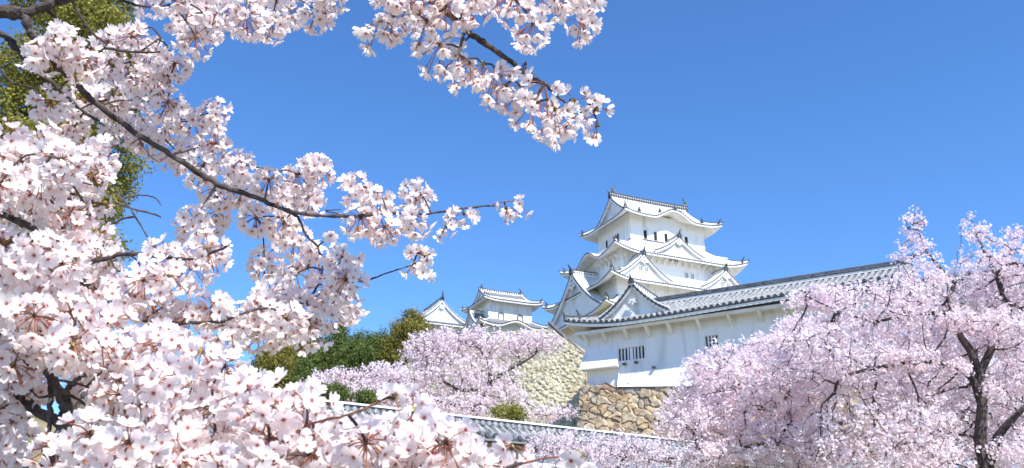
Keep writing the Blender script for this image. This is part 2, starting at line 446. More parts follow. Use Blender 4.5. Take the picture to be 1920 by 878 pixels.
def hip_gable_roof(mb, ev, g0, g1, ze, zr, t1, up=0.6, Lc=4.0, humps=None, pitch=0.45, roll=0.10, th=0.34, k=0.40, verge=0.5, ridge=0.8, oni=0.8, hip_w=0.34):
    """hip-and-gable roof with its ridge along a; g0,g1 = planes of the two gables; t1 = run of the hip part (front)"""
    a0, a1, b0, b1 = ev; bm = (b0 + b1) / 2; RF = bm - b0; humps = humps or {}
    zc = lambda t: ze + (zr - ze) * prof(t / RF, k)
    z1 = zc(t1)
    for sd in 'FB':
        if sd == 'F': O, e, n, kl, kh = (a0, b0), (1, 0), (0, 1), g0 - a0, a1 - g1
        else: O, e, n, kl, kh = (a1, b1), (-1, 0), (0, -1), a1 - g1, g0 - a0
        L = a1 - a0; hp = humps.get(sd, [])
        def zf(s, t, hp=hp):
            z = zc(t) + upturn(s, t, L, RF, up, Lc)
            for s0, w, H in hp:
                x = np.clip((s - s0) / w, -1, 1)
                hz = ze + H * (0.5 + 0.5 * np.cos(np.pi * x)) ** 0.85
                z = np.where(np.abs(x) < 1, np.maximum(z, hz), z)
            return z
        ts = np.concatenate([np.linspace(0, t1, 10), np.linspace(t1 + 0.004, RF, 8)])
        slope(mb, O, e, n, L, ts, lambda t: kl * t / t1 if t <= t1 + .001 else kl - verge, lambda t: L - (kh * t / t1 if t <= t1 + .001 else kh - verge), zf, pitch, roll, th)
    for sd in 'LR':
        if sd == 'L': O, e, n, Rn = (a0, b1), (0, -1), (1, 0), g0 - a0
        else: O, e, n, Rn = (a1, b0), (0, 1), (-1, 0), a1 - g1
        L = b1 - b0; hp = humps.get(sd, [])
        def zf(s, t, Rn=Rn, hp=hp):
            z = zc(t * t1 / Rn) + upturn(s, t * t1 / Rn, L, RF, up, Lc)
            for s0, w, H in hp:
                x = np.clip((s - s0) / w, -1, 1)
                z = np.where(np.abs(x) < 1, np.maximum(z, ze + H * (0.5 + 0.5 * np.cos(np.pi * x)) ** 0.85), z)
            return z
        slope(mb, O, e, n, L, np.linspace(0, Rn, 8), lambda t: t1 * t / Rn, lambda t: L - t1 * t / Rn, zf, pitch, roll, th)
    for ga, ea in ((g0, -1), (g1, 1)):
        tt = np.linspace(t1, RF, 9)
        for sg in (1, -1):
            bb = b0 + tt if sg > 0 else b1 - tt
            edge = np.stack([np.full(9, ga + ea * verge), bb, zc(tt)], 1)
            mb.bar(edge - np.array([ea * 0.15, 0, 0]), 0.32, 0.18, 3, 0.0)
            mb.bar(edge - np.array([ea * 0.40, 0, 0]), 0.25, 0.24, 2, 0.0)
            bd = np.stack([edge - np.array([ea * .04, 0, 0.0]), edge - np.array([ea * .04, 0, 0.5])])
            mb.grid(bd, 2); mb.grid(np.stack([bd[1], bd[1] - np.array([ea * .25, 0, 0])]), 2)
        f1 = np.stack([np.full(9, ga), b0 + tt, zc(tt) - 0.15], 1); f2 = np.stack([np.full(9, ga), b1 - tt, zc(tt) - 0.15], 1)
        top = np.concatenate([f1, f2[::-1]]); bot = top.copy(); bot[:, 2] = z1 - 0.4
        mb.grid(np.stack([bot, top]), 5)
        x0 = a0 if ea < 0 else a1
        for y0, y1 in ((b0, b0 + t1), (b1, b1 - t1)):
            q = np.linspace(-0.02, 1, 9); qc = np.clip(q, 0, 1)
            P = np.stack([x0 + (ga - x0) * q, y0 + (y1 - y0) * q, zc(qc * t1) + up * np.clip(1 - qc * t1 / Lc, 0, 1) ** 2 * (1 - qc * t1 / RF)], 1)
            mb.bar(P, hip_w, hip_w * .85, 2); mb.bar(P, hip_w * 1.15, hip_w * .32, 3, hip_w * .85)
            if oni:
                horn(mb, P[1] + np.array([0, 0, hip_w * .6]), (x0 - ga, y0 - y1), oni)
                horn(mb, P[0] + np.array([0, 0, .12]), (x0 - ga, y0 - y1), oni * .55)
    P = np.stack([np.linspace(g0 - verge, g1 + verge, 12), np.full(12, bm), zr + 0.12 * np.linspace(-1, 1, 12) ** 2], 1)
    mb.bar(P, ridge * .62, ridge, 2, -0.05); mb.bar(P, ridge * .8, ridge * .22, 3, ridge - .05)
    dots_ridge(mb, P, ridge, 0.45); dots_ridge(mb, P + np.array([0, 0, ridge * .3]), ridge * 0.8, 0.45)
    for ga, ea in ((g0 - verge - .1, -1), (g1 + verge + .1, 1)):
        horn(mb, np.array([ga, bm, zr + ridge * .3]), (ea, 0), ridge * 1.1)

def pendant(mb, c, e, n, r, m=0, mh=1):
    """carved board hanging under a gable apex: lobed plate with a hub"""
    c = np.asarray(c, float); e = np.array([*e, 0.]); n = np.array([*n, 0.]); u = np.array([0, 0, 1.])
    N = 30; an = np.arange(N) * 2 * np.pi / N
    rr = r * (0.72 + 0.28 * np.cos(an * 5 + np.pi * .5))
    ring = c + (np.cos(an) * rr * 1.25)[:, None] * e + (np.sin(an) * rr)[:, None] * u
    V = np.concatenate([ring, ring - n * .14, [c - n * .16]])
    mb.add(V, [(k, (k + 1) % N, (k + 1) % N + N, k + N) for k in range(N)], [(k + N, (k + 1) % N + N, 2 * N) for k in range(N)], m)
    a6 = np.arange(6) * np.pi / 3; h6 = c - n * .2 + r * .22 * (np.cos(a6)[:, None] * e + np.sin(a6)[:, None] * u)
    mb.add(np.concatenate([h6, h6 + n * .12]), [(k, (k + 1) % 6, (k + 1) % 6 + 6, k + 6) for k in range(6)] + [(0, 1, 2, 3), (0, 3, 4, 5)], None, mh)

def dolphin(mb, p, d, sz):
    """ridge-end fish: head down on the ridge, body curling up to a forked tail"""
    d = np.array([d[0], d[1], 0.]); u = np.array([0, 0, 1.]); q = np.array([-d[1], d[0], 0]); p = np.asarray(p, float)
    cv = [(.30, .05), (.12, .28), (-.08, .52), (-.16, .80), (-.02, 1.08), (.16, 1.28)]
    P = [p + d * x * sz + u * z * sz for x, z in cv]
    mb.tube(P, np.array([.26, .30, .24, .17, .11, .05]) * sz, 7, 0)
    for x, z in ((.42, 1.62), (-.06, 1.66), (.48, 1.30)):
        t = P[-1] * .5 + P[-2] * .5
        tip = p + d * x * sz + u * z * sz
        mb.add([t - q * .07 * sz, t + q * .07 * sz, tip, t - u * .16 * sz], None, [(0, 1, 2), (0, 2, 3), (1, 3, 2)], 0)
    for k in (1, 2, 3):
        mb.add([P[k] - d * .2 * sz + u * .1 * sz, P[k] - d * .2 * sz - u * .14 * sz, P[k] - d * .44 * sz + u * .16 * sz, P[k] - d * .2 * sz + q * .05 * sz], None, [(0, 1, 2), (0, 2, 3), (1, 3, 2)], 0)

def window(parent, c, e, n, w, h, bars, dz, shutter=0, frame=0.10, name='window', pane='dark', bar_w=0.10):
    """dark opening with a frame and upright bars standing on a wall; c = centre on the wall plane, n = outward"""
    c = np.asarray(c, float); e3 = np.array([*e, 0.]); n3 = np.array([*n, 0.]); u = np.array([0, 0, 1.])
    def blk(mb, x0, x1, z0, z1, y0, y1, m=0):
        V = [c + e3 * x + u * z + n3 * y for y in (y0, y1) for x, z in ((x0, z0), (x1, z0), (x1, z1), (x0, z1))]
        mb.add(V, [(0, 1, 2, 3), (7, 6, 5, 4), (0, 4, 5, 1), (1, 5, 6, 2), (2, 6, 7, 3), (3, 7, 4, 0)], None, m)
    mb = MB()
    blk(mb, -w / 2, w / 2, -h / 2, h / 2, -.05, .02)
    o = mb.build(name, M[pane], parent, dz=dz)
    f_ = MB()
    if frame:
        blk(f_, -w / 2 - frame, w / 2 + frame, h / 2, h / 2 + frame, -.02, .09); blk(f_, -w / 2 - frame, w / 2 + frame, -h / 2 - frame, -h / 2, -.02, .11)
        blk(f_, -w / 2 - frame, -w / 2, -h / 2, h / 2, -.02, .085); blk(f_, w / 2, w / 2 + frame, -h / 2, h / 2, -.02, .085)
    if shutter:
        blk(f_, w / 2 + frame + .02, w / 2 + frame + shutter, -h / 2, h / 2, -.02, .06)
    if frame or shutter: f_.build('window_frame', M['plaster'], o, dz=dz)
    if bars:
        b_ = MB()
        for k in range(bars):
            x = -w / 2 + w * (k + 1) / (bars + 1)
            blk(b_, x - bar_w / 2, x + bar_w / 2, -h / 2, h / 2, .0, .075)
        b_.build('window_bars', M['plaster'], o, dz=dz)
    return o

WHITE_ROOF = [M['tile_pale'], M['tile_white'], M['plaster'], M['tile_dark'], M['soffit'], M['plaster_worn']]
GREY_ROOF = [M['tile_grey'], M['tile_light'], M['plaster'], M['tile_dark'], M['soffit'], M['plaster']]
MID_ROOF = [M['tile_grey'], M['tile_light'], M['plaster'], M['tile_dark'], M['soffit'], M['plaster_worn']]

def grow(r, d): return (r[0] - d, r[1] + d, r[2] - d, r[3] + d)

# ------------------------------------------------------------------ the main keep
TH = R(24.918)
ZB = 22.0
keep = empty('castle_keep', (23.76, 150, ZB), TH)
tag(keep, 'tall white many-tiered castle keep with curved gables and dark tile edges, highest building', 'castle keep')
w1 = (-7.25, 7.25, -5.1, 5.1); w2 = (-10.5, 10.5, -7.0, 7.0); w3 = (-12.6, 12.6, -9.0, 9.0); w4 = (-14.2, 14.2, -10.2, 10.2)
for rt, zt, rb, zb in ((w1, 59.4, grow(w1, .12), 53.0), (w2, 53.2, grow(w2, .25), 46.2), (w3, 47.2, grow(w3, .2), 41.0), (w4, 42.0, grow(w4, .6), 35.0)):
    mb = MB(); mb.frus(rb, zb, rt, zt); mb.build('storey_wall', M['plaster'], keep, dz=ZB)
mb = MB(); mb.frus(grow(w4, 7.5), ZB, grow(w4, .7), 35.2); mb.build('stone_base', M['stone_tan'], keep, dz=ZB)
# top roof
mb = MB()
hip_gable_roof(mb, (-9.58, 9.58, -7.46, 7.46), -7.35, 7.35, 58.3, 63.55, 2.9, up=.62, Lc=4.2, humps={'F': [(9.75, 4.2, 1.75)], 'B': [(9.75, 4.2, 1.75)]}, ridge=.85)
tr = mb.build('tiled_roof', WHITE_ROOF, keep, dz=ZB)
for a, d in ((-7.0, 1), (7.5, -1)):
    mb = MB(); dolphin(mb, (a, 0, 64.3), (d, 0), 1.35); mb.build('roof_ornament', M['tile_grey'], tr, dz=ZB)
for a, b, z, h_ in ((-1.9, -6.0, 59.9, .6), (-6.2, -6.4, 59.2, .7), (6.2, -6.4, 59.2, .7), (0.2, -7.3, 60.1, .8)):
    mb = MB(); mb.tube([(a, b, z - .1), (a, b - .03, z + h_)], [.34, .06], 5); mb.build('ridge_tile', M['tile_dark'], tr, dz=ZB)
# second roof
mb = MB()
hip_roof(mb, (-12.88, 12.88, -9.17, 9.17), grow(w1, .05), 50.95, 54.25, up=1.15, Lc=5.5, humps={'L': [(9.3, 3.9, 1.75)], 'R': [(9.3, 3.9, 1.75)]}, oni=.85)
r2 = mb.build('tiled_roof', WHITE_ROOF, keep, dz=ZB)
mb = MB(); gable(mb, (-0.25, -8.7), (1, 0), (0, 1), 4.8, 54.75, 51.75, 4.0)
g2 = mb.build('gable', WHITE_ROOF, keep, dz=ZB)
mb = MB(); pendant(mb, (-0.25, -8.55, 53.75), (1, 0), (0, 1), .5); mb.build('gable_pendant', [M['plaster'], M['tile_dark']], g2, dz=ZB)
# third roof
mb = MB()
hip_roof(mb, (-15.13, 15.13, -11.48, 11.48), grow(w2, .1), 45.3, 48.0, up=1.0, Lc=5.0, oni=.85)
r3 = mb.build('tiled_roof', WHITE_ROOF, keep, dz=ZB)
for a, za in ((-8.65, 49.9), (6.9, 49.45)):
    mb = MB(); gable(mb, (a, -10.85), (1, 0), (0, 1), 5.1, za, 45.95, 4.5)
    gg = mb.build('gable', WHITE_ROOF, keep, dz=ZB)
    mb = MB(); pendant(mb, (a, -10.7, za - 1.15), (1, 0), (0, 1), .55); mb.build('gable_pendant', [M['plaster'], M['tile_dark']], gg, dz=ZB)
    for dx in (-.55, .55):
        window(keep, (a + dx, -10.36, za - 2.35), (1, 0), (0, -1), .62, .8, 2, ZB, frame=.08, bar_w=.08)
# fourth roof and the great side gable
mb = MB()
hip_roof(mb, (-17.0, 17.0, -12.7, 12.7), grow(w3, .1), 40.1, 42.9, up=1.1, Lc=5.0, oni=.85)
r4 = mb.build('tiled_roof', WHITE_ROOF, keep, dz=ZB)
mb = MB(); gable(mb, (-15.55, 0.3), (0, -1), (1, 0), 9.0, 49.0, 41.6, 6.0, board=.75, edge_w=.42, ridge=.6, oni=1.25, k=.42, face_in=.7)
gw = mb.build('gable', WHITE_ROOF, keep, dz=ZB)
mb = MB(); pendant(mb, (-15.35, 0.3, 47.0), (0, -1), (1, 0), .9); mb.build('gable_pendant', [M['plaster'], M['tile_dark']], gw, dz=ZB)
mb = MB(); gable(mb, (17.0, 0.3), (0, 1), (-1, 0), 9.0, 49.0, 41.6, 6.0, board=.75, edge_w=.42, ridge=.6, oni=1.25, k=.42, face_in=.7)
mb.build('gable', WHITE_ROOF, keep, dz=ZB)
# windows
for a, z in ((-4.5, 55.65), (-2.53, 55.65), (-.46, 55.7), (3.6, 55.75)):
    window(keep, (a, -5.17, z), (1, 0), (0, -1), .62, 1.55, 0, ZB, shutter=.9, frame=.05)
mb = MB(); mb.box(-5.0, -.9, -5.32, -5.15, 54.68, 54.8); mb.build('window_ledge', M['tile_dark'], keep, dz=ZB)
for b, z in ((2.3, 56.0), (-1.37, 56.0)):
    window(keep, (-7.32, b, z), (0, -1), (-1, 0), .65, 1.35, 0, ZB, shutter=.9, frame=.05)
for a, z in ((1.75, 48.75), (2.85, 48.75), (-6.5, 48.75)):
    window(keep, (a, -7.2, z), (1, 0), (0, -1), .5, 1.05, 2, ZB, frame=.06, bar_w=.07)
window(keep, (-.6, -7.06, 50.95), (1, 0), (0, -1), 1.7, .8, 5, ZB, frame=.08, bar_w=.09)
# brackets below the second eave
for a in np.linspace(w2[0] + .3, w2[1] - .3, 17):
    mb = MB(); mb.frus((a - .08, a + .08, w2[2] - .15, w2[2]), 50.0, (a - .08, a + .08, w2[2] - 1.1, w2[2]), 50.75); mb.build('eave_bracket', M['soffit'], keep, dz=ZB)
for b in np.linspace(w2[2] + .3, w2[3] - .3, 12):
    mb = MB(); mb.frus((w2[0] - .2, w2[0], b - .1, b + .1), 49.75, (w2[0] - 1.2, w2[0], b - .1, b + .1), 50.75); mb.build('eave_bracket', M['soffit'], keep, dz=ZB)

# ------------------------------------------------------------------ the small keep, left of the main keep
P0 = pix(916.4, 590, 165); ZS = 24.0
sk = empty('small_keep', (P0[0], P0[1], ZS), TH)
tag(sk, 'small white two-tiered keep with bell-shaped windows, left of the tall castle keep', 'castle keep')
mb = MB(); mb.frus((-.1, 8.8, -.1, 8.1), 46.0, (0, 8.7, 0, 8), 51.8); mb.build('storey_wall', M['plaster'], sk, dz=ZS)
mb = MB(); mb.frus((-1.9, 10.4, -1.9, 9.9), 34, (-1.3, 10, -1.3, 9.3), 46.6); mb.build('storey_wall', M['plaster'], sk, dz=ZS)
mb = MB(); mb.frus((-4.5, 13, -4.5, 12.5), ZS, (-2.0, 10.5, -2.0, 10), 34.2); mb.build('stone_base', M['stone_tan'], sk, dz=ZS)
mb = MB(); hip_gable_roof(mb, (-1.6, 10.3, -1.6, 9.6), .1, 8.6, 50.85, 53.75, 1.7, up=.45, Lc=3, pitch=.4, ridge=.5, oni=.6, verge=.4)
t_ = mb.build('tiled_roof', MID_ROOF, sk, dz=ZS)
for a, d in ((0.3, 1), (8.3, -1)):
    mb = MB(); dolphin(mb, (a, 4.0, 54.1), (d, 0), .85); mb.build('roof_ornament', M['tile_dark'], t_, dz=ZS)
mb = MB(); hip_roof(mb, (-3.1, 11.6, -3.1, 11.1), (-.05, 8.75, -.05, 8.05), 45.75, 47.5, up=.6, Lc=3, humps={'F': [(7.4, 3.4, 1.05)]}, pitch=.4, oni=.6)
mb.build('tiled_roof', MID_ROOF, sk, dz=ZS)
mb = MB(); gable(mb, (-2.9, 2.6), (0, -1), (1, 0), 3.4, 49.0, 45.9, 3.0, ridge=.4, oni=.7, pitch=.4)
mb.build('gable', MID_ROOF, sk, dz=ZS)
def bell_window(parent, c, w, h, dz):
    c = np.asarray(c, float)
    def outline(sc):
        pts = [(-w / 2 * sc * 1.05, -h / 2)]
        for t in np.linspace(0, 1, 11):
            a = np.pi * (1 - t); pts.append((w / 2 * sc * math.cos(a), -h / 2 + h * .55 + h * .45 * sc * math.sin(a) ** .7))
        pts.append((w / 2 * sc * 1.05, -h / 2)); return np.array(pts)
    o1, o2 = outline(1), outline(.72)
    mb = MB(); P = lambda q, y: np.stack([c[0] + q[:, 0], np.full(len(q), c[1] - y), c[2] + q[:, 1]], 1)
    mb.grid(np.stack([P(o1, .0), P(o1, .12), P(o2, .12), P(o2, .02)]))
    o = mb.build('window', M['tile_dark'], parent, dz=dz)
    mb = MB(); q = P(o2, .03); n = len(q)
    mb.add(np.concatenate([q, [[c[0], c[1] - .03, c[2] - h * .3]]]), None, [(k, k + 1, n) for k in range(n - 1)] + [(n - 1, 0, n)])
    mb.build('window_panel', M['plaster_worn'], o, dz=dz)
for a in (2.4, 6.3): bell_window(sk, (a, -.06, 48.05), 1.3, 1.6, ZS)
window(sk, (3.75, -.05, 49.95), (1, 0), (0, -1), .8, .8, 0, ZS, frame=.06, pane='plaster_worn')

# ------------------------------------------------------------------ the farther small keep (only its gable clears the trees)
P0 = pix(825, 562, 185)
fk = empty('small_keep', (P0[0], P0[1], 24), TH)
tag(fk, 'farther small keep showing only a white pointed gable above the olive green tree', 'castle keep')
mb = MB(); mb.frus((-5.2, 5.6, .2, 9), 34, (-5, 5.4, .3, 9), 52.6); mb.build('storey_wall', M['plaster'], fk, dz=24)
mb = MB(); gable(mb, (0.1, -1.2), (1, 0), (0, 1), 5.4, 56.7, 52.5, 11, ridge=.5, oni=.9, board=.5, k=.5)
gb = mb.build('gable', MID_ROOF, fk, dz=24)
mb = MB(); pendant(mb, (0.1, -1.05, 55.2), (1, 0), (0, 1), .55); mb.build('gable_pendant', [M['plaster'], M['tile_dark']], gb, dz=24)
mb = MB(); mb.tube([(0.1, -1.3, 57.0), (0.1, -1.3, 58.6)], [.3, .05], 6); mb.build('roof_ornament', M['tile_dark'], fk, dz=24)
mb = MB(); hip_roof(mb, (-6.8, 7.2, -1.9, 11), (-5, 5.4, .3, 9), 51.5, 52.9, up=.4, Lc=3, oni=.5, pitch=.4)
mb.build('tiled_roof', MID_ROOF, fk, dz=24)
mb = MB(); mb.frus((-8.5, 9, -4, 12), 24, (-5.4, 5.8, 0, 9.3), 34.2); mb.build('stone_base', M['stone_tan'], fk, dz=24)

# ------------------------------------------------------------------ the long turret on the brown stone wall
TP = pix(1100, 620, 66); TA = R(-30); ZT = 13.0
tu = empty('long_turret', (TP[0], TP[1], ZT), TA)
tag(tu, 'long white one-storey turret with grey ribbed tile roof standing on the brown stone wall', 'turret')
TL = 21.3
def base_z(s): return 15.05 - 0.092 * np.clip(s, 0, 14) - .02 * np.clip(s - 14, 0, 20)
ops = [(2.36, 4.40, 16.47, 17.36), (8.77, 9.72, 16.62, 17.46)]
mb = MB()
xs = sorted({-.05, TL, *[v for o in ops for v in o[:2]]}); zs = sorted({16.15, 18.95, *[v for o in ops for v in o[2:]]})
for x0, x1 in zip(xs[:-1], xs[1:]):
    for z0, z1 in zip(zs[:-1], zs[1:]):
        if any(o[0] <= x0 and x1 <= o[1] and o[2] <= z0 and z1 <= o[3] for o in ops): continue
        mb.add([(x0, 0, z0), (x1, 0, z0), (x1, 0, z1), (x0, 0, z1)], [(0, 1, 2, 3)])
for o in ops:
    x0, x1, z0, z1 = o
    for q in ([(x0, 0, z0), (x0, 0, z1), (x0, .3, z1), (x0, .3, z0)], [(x1, 0, z1), (x1, 0, z0), (x1, .3, z0), (x1, .3, z1)], [(x0, 0, z0), (x0, .3, z0), (x1, .3, z0), (x1, 0, z0)], [(x0, 0, z1), (x1, 0, z1), (x1, .3, z1), (x0, .3, z1)]):
        mb.add(q, [(0, 1, 2, 3)])
# flared foot of the wall, right of the drop box
s_ = np.linspace(2.45, TL, 26)
mb.grid(np.stack([np.stack([s_, np.full(26, -.50), base_z(s_) - .25], 1), np.stack([s_, np.full(26, -.16), base_z(s_) * .5 + 7.75], 1), np.stack([s_, np.zeros(26), np.full(26, 16.15)], 1)]))
mb.add([(2.45, -.50, base_z(2.45) - .25), (2.45, 0, 16.15), (2.45, .02, base_z(2.45) - .25)], None, [(0, 1, 2)])
mb.add([(-.05, .02, 14.6), (2.45, .02, 14.6), (2.45, .02, 16.2), (-.05, .02, 16.2)], [(0, 1, 2, 3)])
mb.add([(-.05, .0, 14.6), (-.05, .0, 18.95), (-.05, 6.2, 18.95), (-.05, 6.2, 14.6)], [(0, 1, 2, 3)])
mb.add([(TL, .0, 14.0), (TL, 6.2, 14.0), (TL, 6.2, 18.95), (TL, .0, 18.95)], [(0, 1, 2, 3)])
mb.add([(-.05, 6.2, 14.0), (-.05, 6.2, 18.95), (TL, 6.2, 18.95), (TL, 6.2, 14.0)], [(0, 1, 2, 3)])
mb.build('wall', M['plaster'], tu, dz=ZT)
# drop box at the corner: slanting panel with a lip
mb = MB()
mb.add([(-.38, -.62, 16.12), (2.55, -.62, 16.12), (2.45, -.04, 17.75), (-.05, -.04, 17.75), (-.38, -.62, 16.02), (2.55, -.62, 16.02), (2.5, .03, 16.0), (-.3, .03, 16.0), (-.3, .5, 17.75)],
       [(0, 1, 2, 3), (4, 5, 1, 0), (7, 6, 5, 4), (1, 5, 6, 2)], [(0, 3, 8), (0, 8, 7), (0, 7, 4)])
mb.build('drop_box', M['plaster'], tu, dz=ZT)
for (x0, x1, z0, z1), nb, grp in ((ops[0], 8, 1), (ops[1], 4, 0)):
    mb = MB(); mb.add([(x0, .28, z0), (x1, .28, z0), (x1, .28, z1), (x0, .28, z1)], [(0, 1, 2, 3)])
    wo = mb.build('window', M['dark'], tu, dz=ZT)
    mb = MB(); W = x1 - x0
    for k in range(nb + 1):
        x = x0 + W * k / nb
        bw = .05
        if grp and k == nb // 2: bw = .11
        mb.box(max(x0 + .004, x - bw), min(x1 - .004, x + bw), .06, .17, z0 + .004, z1 - .004)
    mb.build('window_bars', M['plaster'], wo, dz=ZT)
    mb = MB()
    mb.box(x0 - .1, x1 + .1, -.05, .05, z0 - .13, z0 - .003); mb.box(x0 - .1, x1 + .1, -.045, .05, z1 + .003, z1 + .1)
    fv = np.array([(x0 - .1, z0 - .13), (x1 + .1, z0 - .13), (x1 + .1, z1 + .1), (x0 - .1, z1 + .1)]); iv = np.array([(x0 - .004, z0 - .004), (x1 + .004, z0 - .004), (x1 + .004, z1 + .004), (x0 - .004, z1 + .004)])
    mb = MB(); ring = [np.stack([q[:, 0], np.full(4, y), q[:, 1]], 1) for q, y in ((fv, .02), (fv, -.05), (iv, -.05), (iv, .02))]
    mb.grid(np.stack([np.concatenate([r4_, r4_[:1]]) for r4_ in ring]))
    mb.build('window_frame', M['plaster'], wo, dz=ZT)
for s0, z in ((2.9, 16.18), (3.8, 16.2), (5.1, 15.7)):
    mb = MB(); mb.box(s0 - .1, s0 + .1, -.30, .05, z - .06, z + .06); mb.build('loophole', M['tile_dark'], tu, dz=ZT)
# roof: hipped at the left end, gable end at the right
mb = MB()
EV = (-1.05, TL + .7, -1.28, 7.3); RF = 4.29; ZE, ZR = 18.98, 21.12
zc = lambda t: ZE + (ZR - ZE) * prof(t / RF, .25)
def zturret(s, t):
    L = EV[1] - EV[0]
    return zc(t) + .62 * np.clip(1 - s / 5.0, 0, 1) ** 2 * (1 - t / RF) + .34 * np.clip(1 - (L - s) / 15.0, 0, 1) * (1 - t / RF)
HK = 4.0
slope(mb, (EV[0], EV[2]), (1, 0), (0, 1), EV[1] - EV[0], np.linspace(0, RF, 11), lambda t: HK * t / RF, lambda t: EV[1] - EV[0], zturret, .43, .19, .30, end_r=.135)
slope(mb, (EV[1], EV[3]), (-1, 0), (0, -1), EV[1] - EV[0], np.linspace(0, RF, 8), lambda t: 0, lambda t: EV[1] - EV[0] - HK * t / RF, lambda s, t: zturret(EV[1] - EV[0] - s, t), .42, .15, .30, end_r=.135)
slope(mb, (EV[0], EV[3]), (0, -1), (1, 0), EV[3] - EV[2], np.linspace(0, HK, 10), lambda t: RF * t / HK, lambda t: EV[3] - EV[2] - RF * t / HK, lambda s, t: zc(t * RF / HK) + .62 * np.clip(1 - np.minimum(s, EV[3] - EV[2] - s) / 3.5, 0, 1) ** 2 * (1 - t / HK), .42, .15, .30, end_r=.135)
for y0 in (EV[2], EV[3]):
    q = np.linspace(-.02, 1, 12); qc = np.clip(q, 0, 1); y1 = EV[2] + RF
    P = np.stack([EV[0] + HK * q, y0 + (y1 - y0) * q, zc(qc * RF) + .62 * np.clip(1 - qc * HK / 5, 0, 1) ** 2 * (1 - qc)], 1)
    mb.bar(P, .3, .26, 1); mb.bar(P, .36, .1, 3, .26)
    horn(mb, P[0] + np.array([0, 0, .1]), (-1, -1 if y0 < 0 else 1), .5); horn(mb, P[2] + np.array([0, 0, .3]), (-1, -1 if y0 < 0 else 1), .5)
rx = np.linspace(EV[0] + HK - .1, EV[1], 24)
P = np.stack([rx, np.full(24, EV[2] + RF), zturret(rx - EV[0], np.full(24, RF)) - .02], 1)
mb.bar(P, .34, .18, 2); mb.bar(P, .42, .09, 3, .18); mb.bar(P, .30, .14, 1, .27); mb.bar(P, .38, .09, 0, .41)
horn(mb, P[-1] + np.array([.1, 0, .2]), (1, 0), .6)
tt = np.linspace(0, RF, 8)
for sg in (1, -1):
    bb = EV[2] + tt if sg > 0 else EV[3] - tt
    e_ = np.stack([np.full(8, EV[1] - .1), bb, zturret(np.full(8, EV[1] - EV[0]), tt)], 1)
    mb.bar(e_, .3, .22, 1)
f1 = np.stack([np.full(8, TL + .02), EV[2] + 1.2 + tt * (RF - 1.2) / RF, zc(1.2 + tt * (RF - 1.2) / RF) + .05], 1); f2 = f1[::-1].copy(); f2[:, 1] = EV[2] + EV[3] - f2[:, 1]
top = np.concatenate([f1, f2]); bot = top.copy(); bot[:, 2] = 18.9
mb.grid(np.stack([bot, top]), 5)
rt = mb.build('tiled_roof', GREY_ROOF, tu, dz=ZT)
mb = MB(); gable(mb, (3.95, -.72), (1, 0), (0, 1), 2.62, 21.72, 19.48, 5.0, pitch=.40, roll=.13, th=.2, ridge=.30, oni=.5, board=.26, face_in=.35, edge_w=.26, k=.45)
gt = mb.build('gable', GREY_ROOF, tu, dz=ZT)
mb = MB(); pendant(mb, (3.95, -.6, 20.45), (1, 0), (0, 1), .27); mb.build('gable_pendant', [M['plaster'], M['tile_grey']], gt, dz=ZT)
mb = MB(); mb.box(-.5, TL, -.98, -.80, 18.50, 18.70); mb.build('eave_beam', M['soffit'], tu, dz=ZT)
for s0 in (-.04 + .15, 1.6, 3.27, 4.9, 6.5, 8.6, 10.75, 12.8, 14.9, 17.0, 19.1):
    mb = MB(); mb.frus((s0 - .10, s0 + .10, -.18, 0), 17.9, (s0 - .10, s0 + .10, -.94, 0), 18.5); mb.build('eave_bracket', M['soffit'], tu, dz=ZT)

# a lower wing beyond the turret's right end, mostly behind the large cherry
wp = TP + np.array([math.cos(TA), math.sin(TA), 0]) * (TL + .05)
wg = empty('turret_wing', (wp[0], wp[1], ZT), TA)
tag(wg, 'lower white wing with grey tiles beyond the long turret, behind the large cherry', 'turret')
mb = MB(); mb.frus((0, 13, -.3, 6), 9.0, (0, 13, .1, 6), 17.55); mb.build('wall', M['plaster'], wg, dz=ZT)
mb = MB()
for O_, e_, n_ in (((0.02, -1.1), (1, 0), (0, 1)), ((13.2, 7.1), (-1, 0), (0, -1))):
    slope(mb, O_, e_, n_, 13.18, np.linspace(0, 4.1, 9), lambda t: 0, lambda t: 13.18, lambda s, t: 17.5 + 2.3 * prof(t / 4.1, .25) + 0 * s, .43, .19, .30, end_r=.135)
P = np.stack([np.linspace(.05, 13.2, 10), np.full(10, 3.0), np.full(10, 19.75)], 1)
mb.bar(P, .34, .18, 2); mb.bar(P, .42, .1, 3, .18); mb.bar(P, .3, .14, 1, .28)
mb.add([(13, -.3, 17.4), (13, 6.3, 17.4), (13, 3, 19.7)], None, [(0, 1, 2)], 5)
mb.build('tiled_roof', GREY_ROOF, wg, dz=ZT)

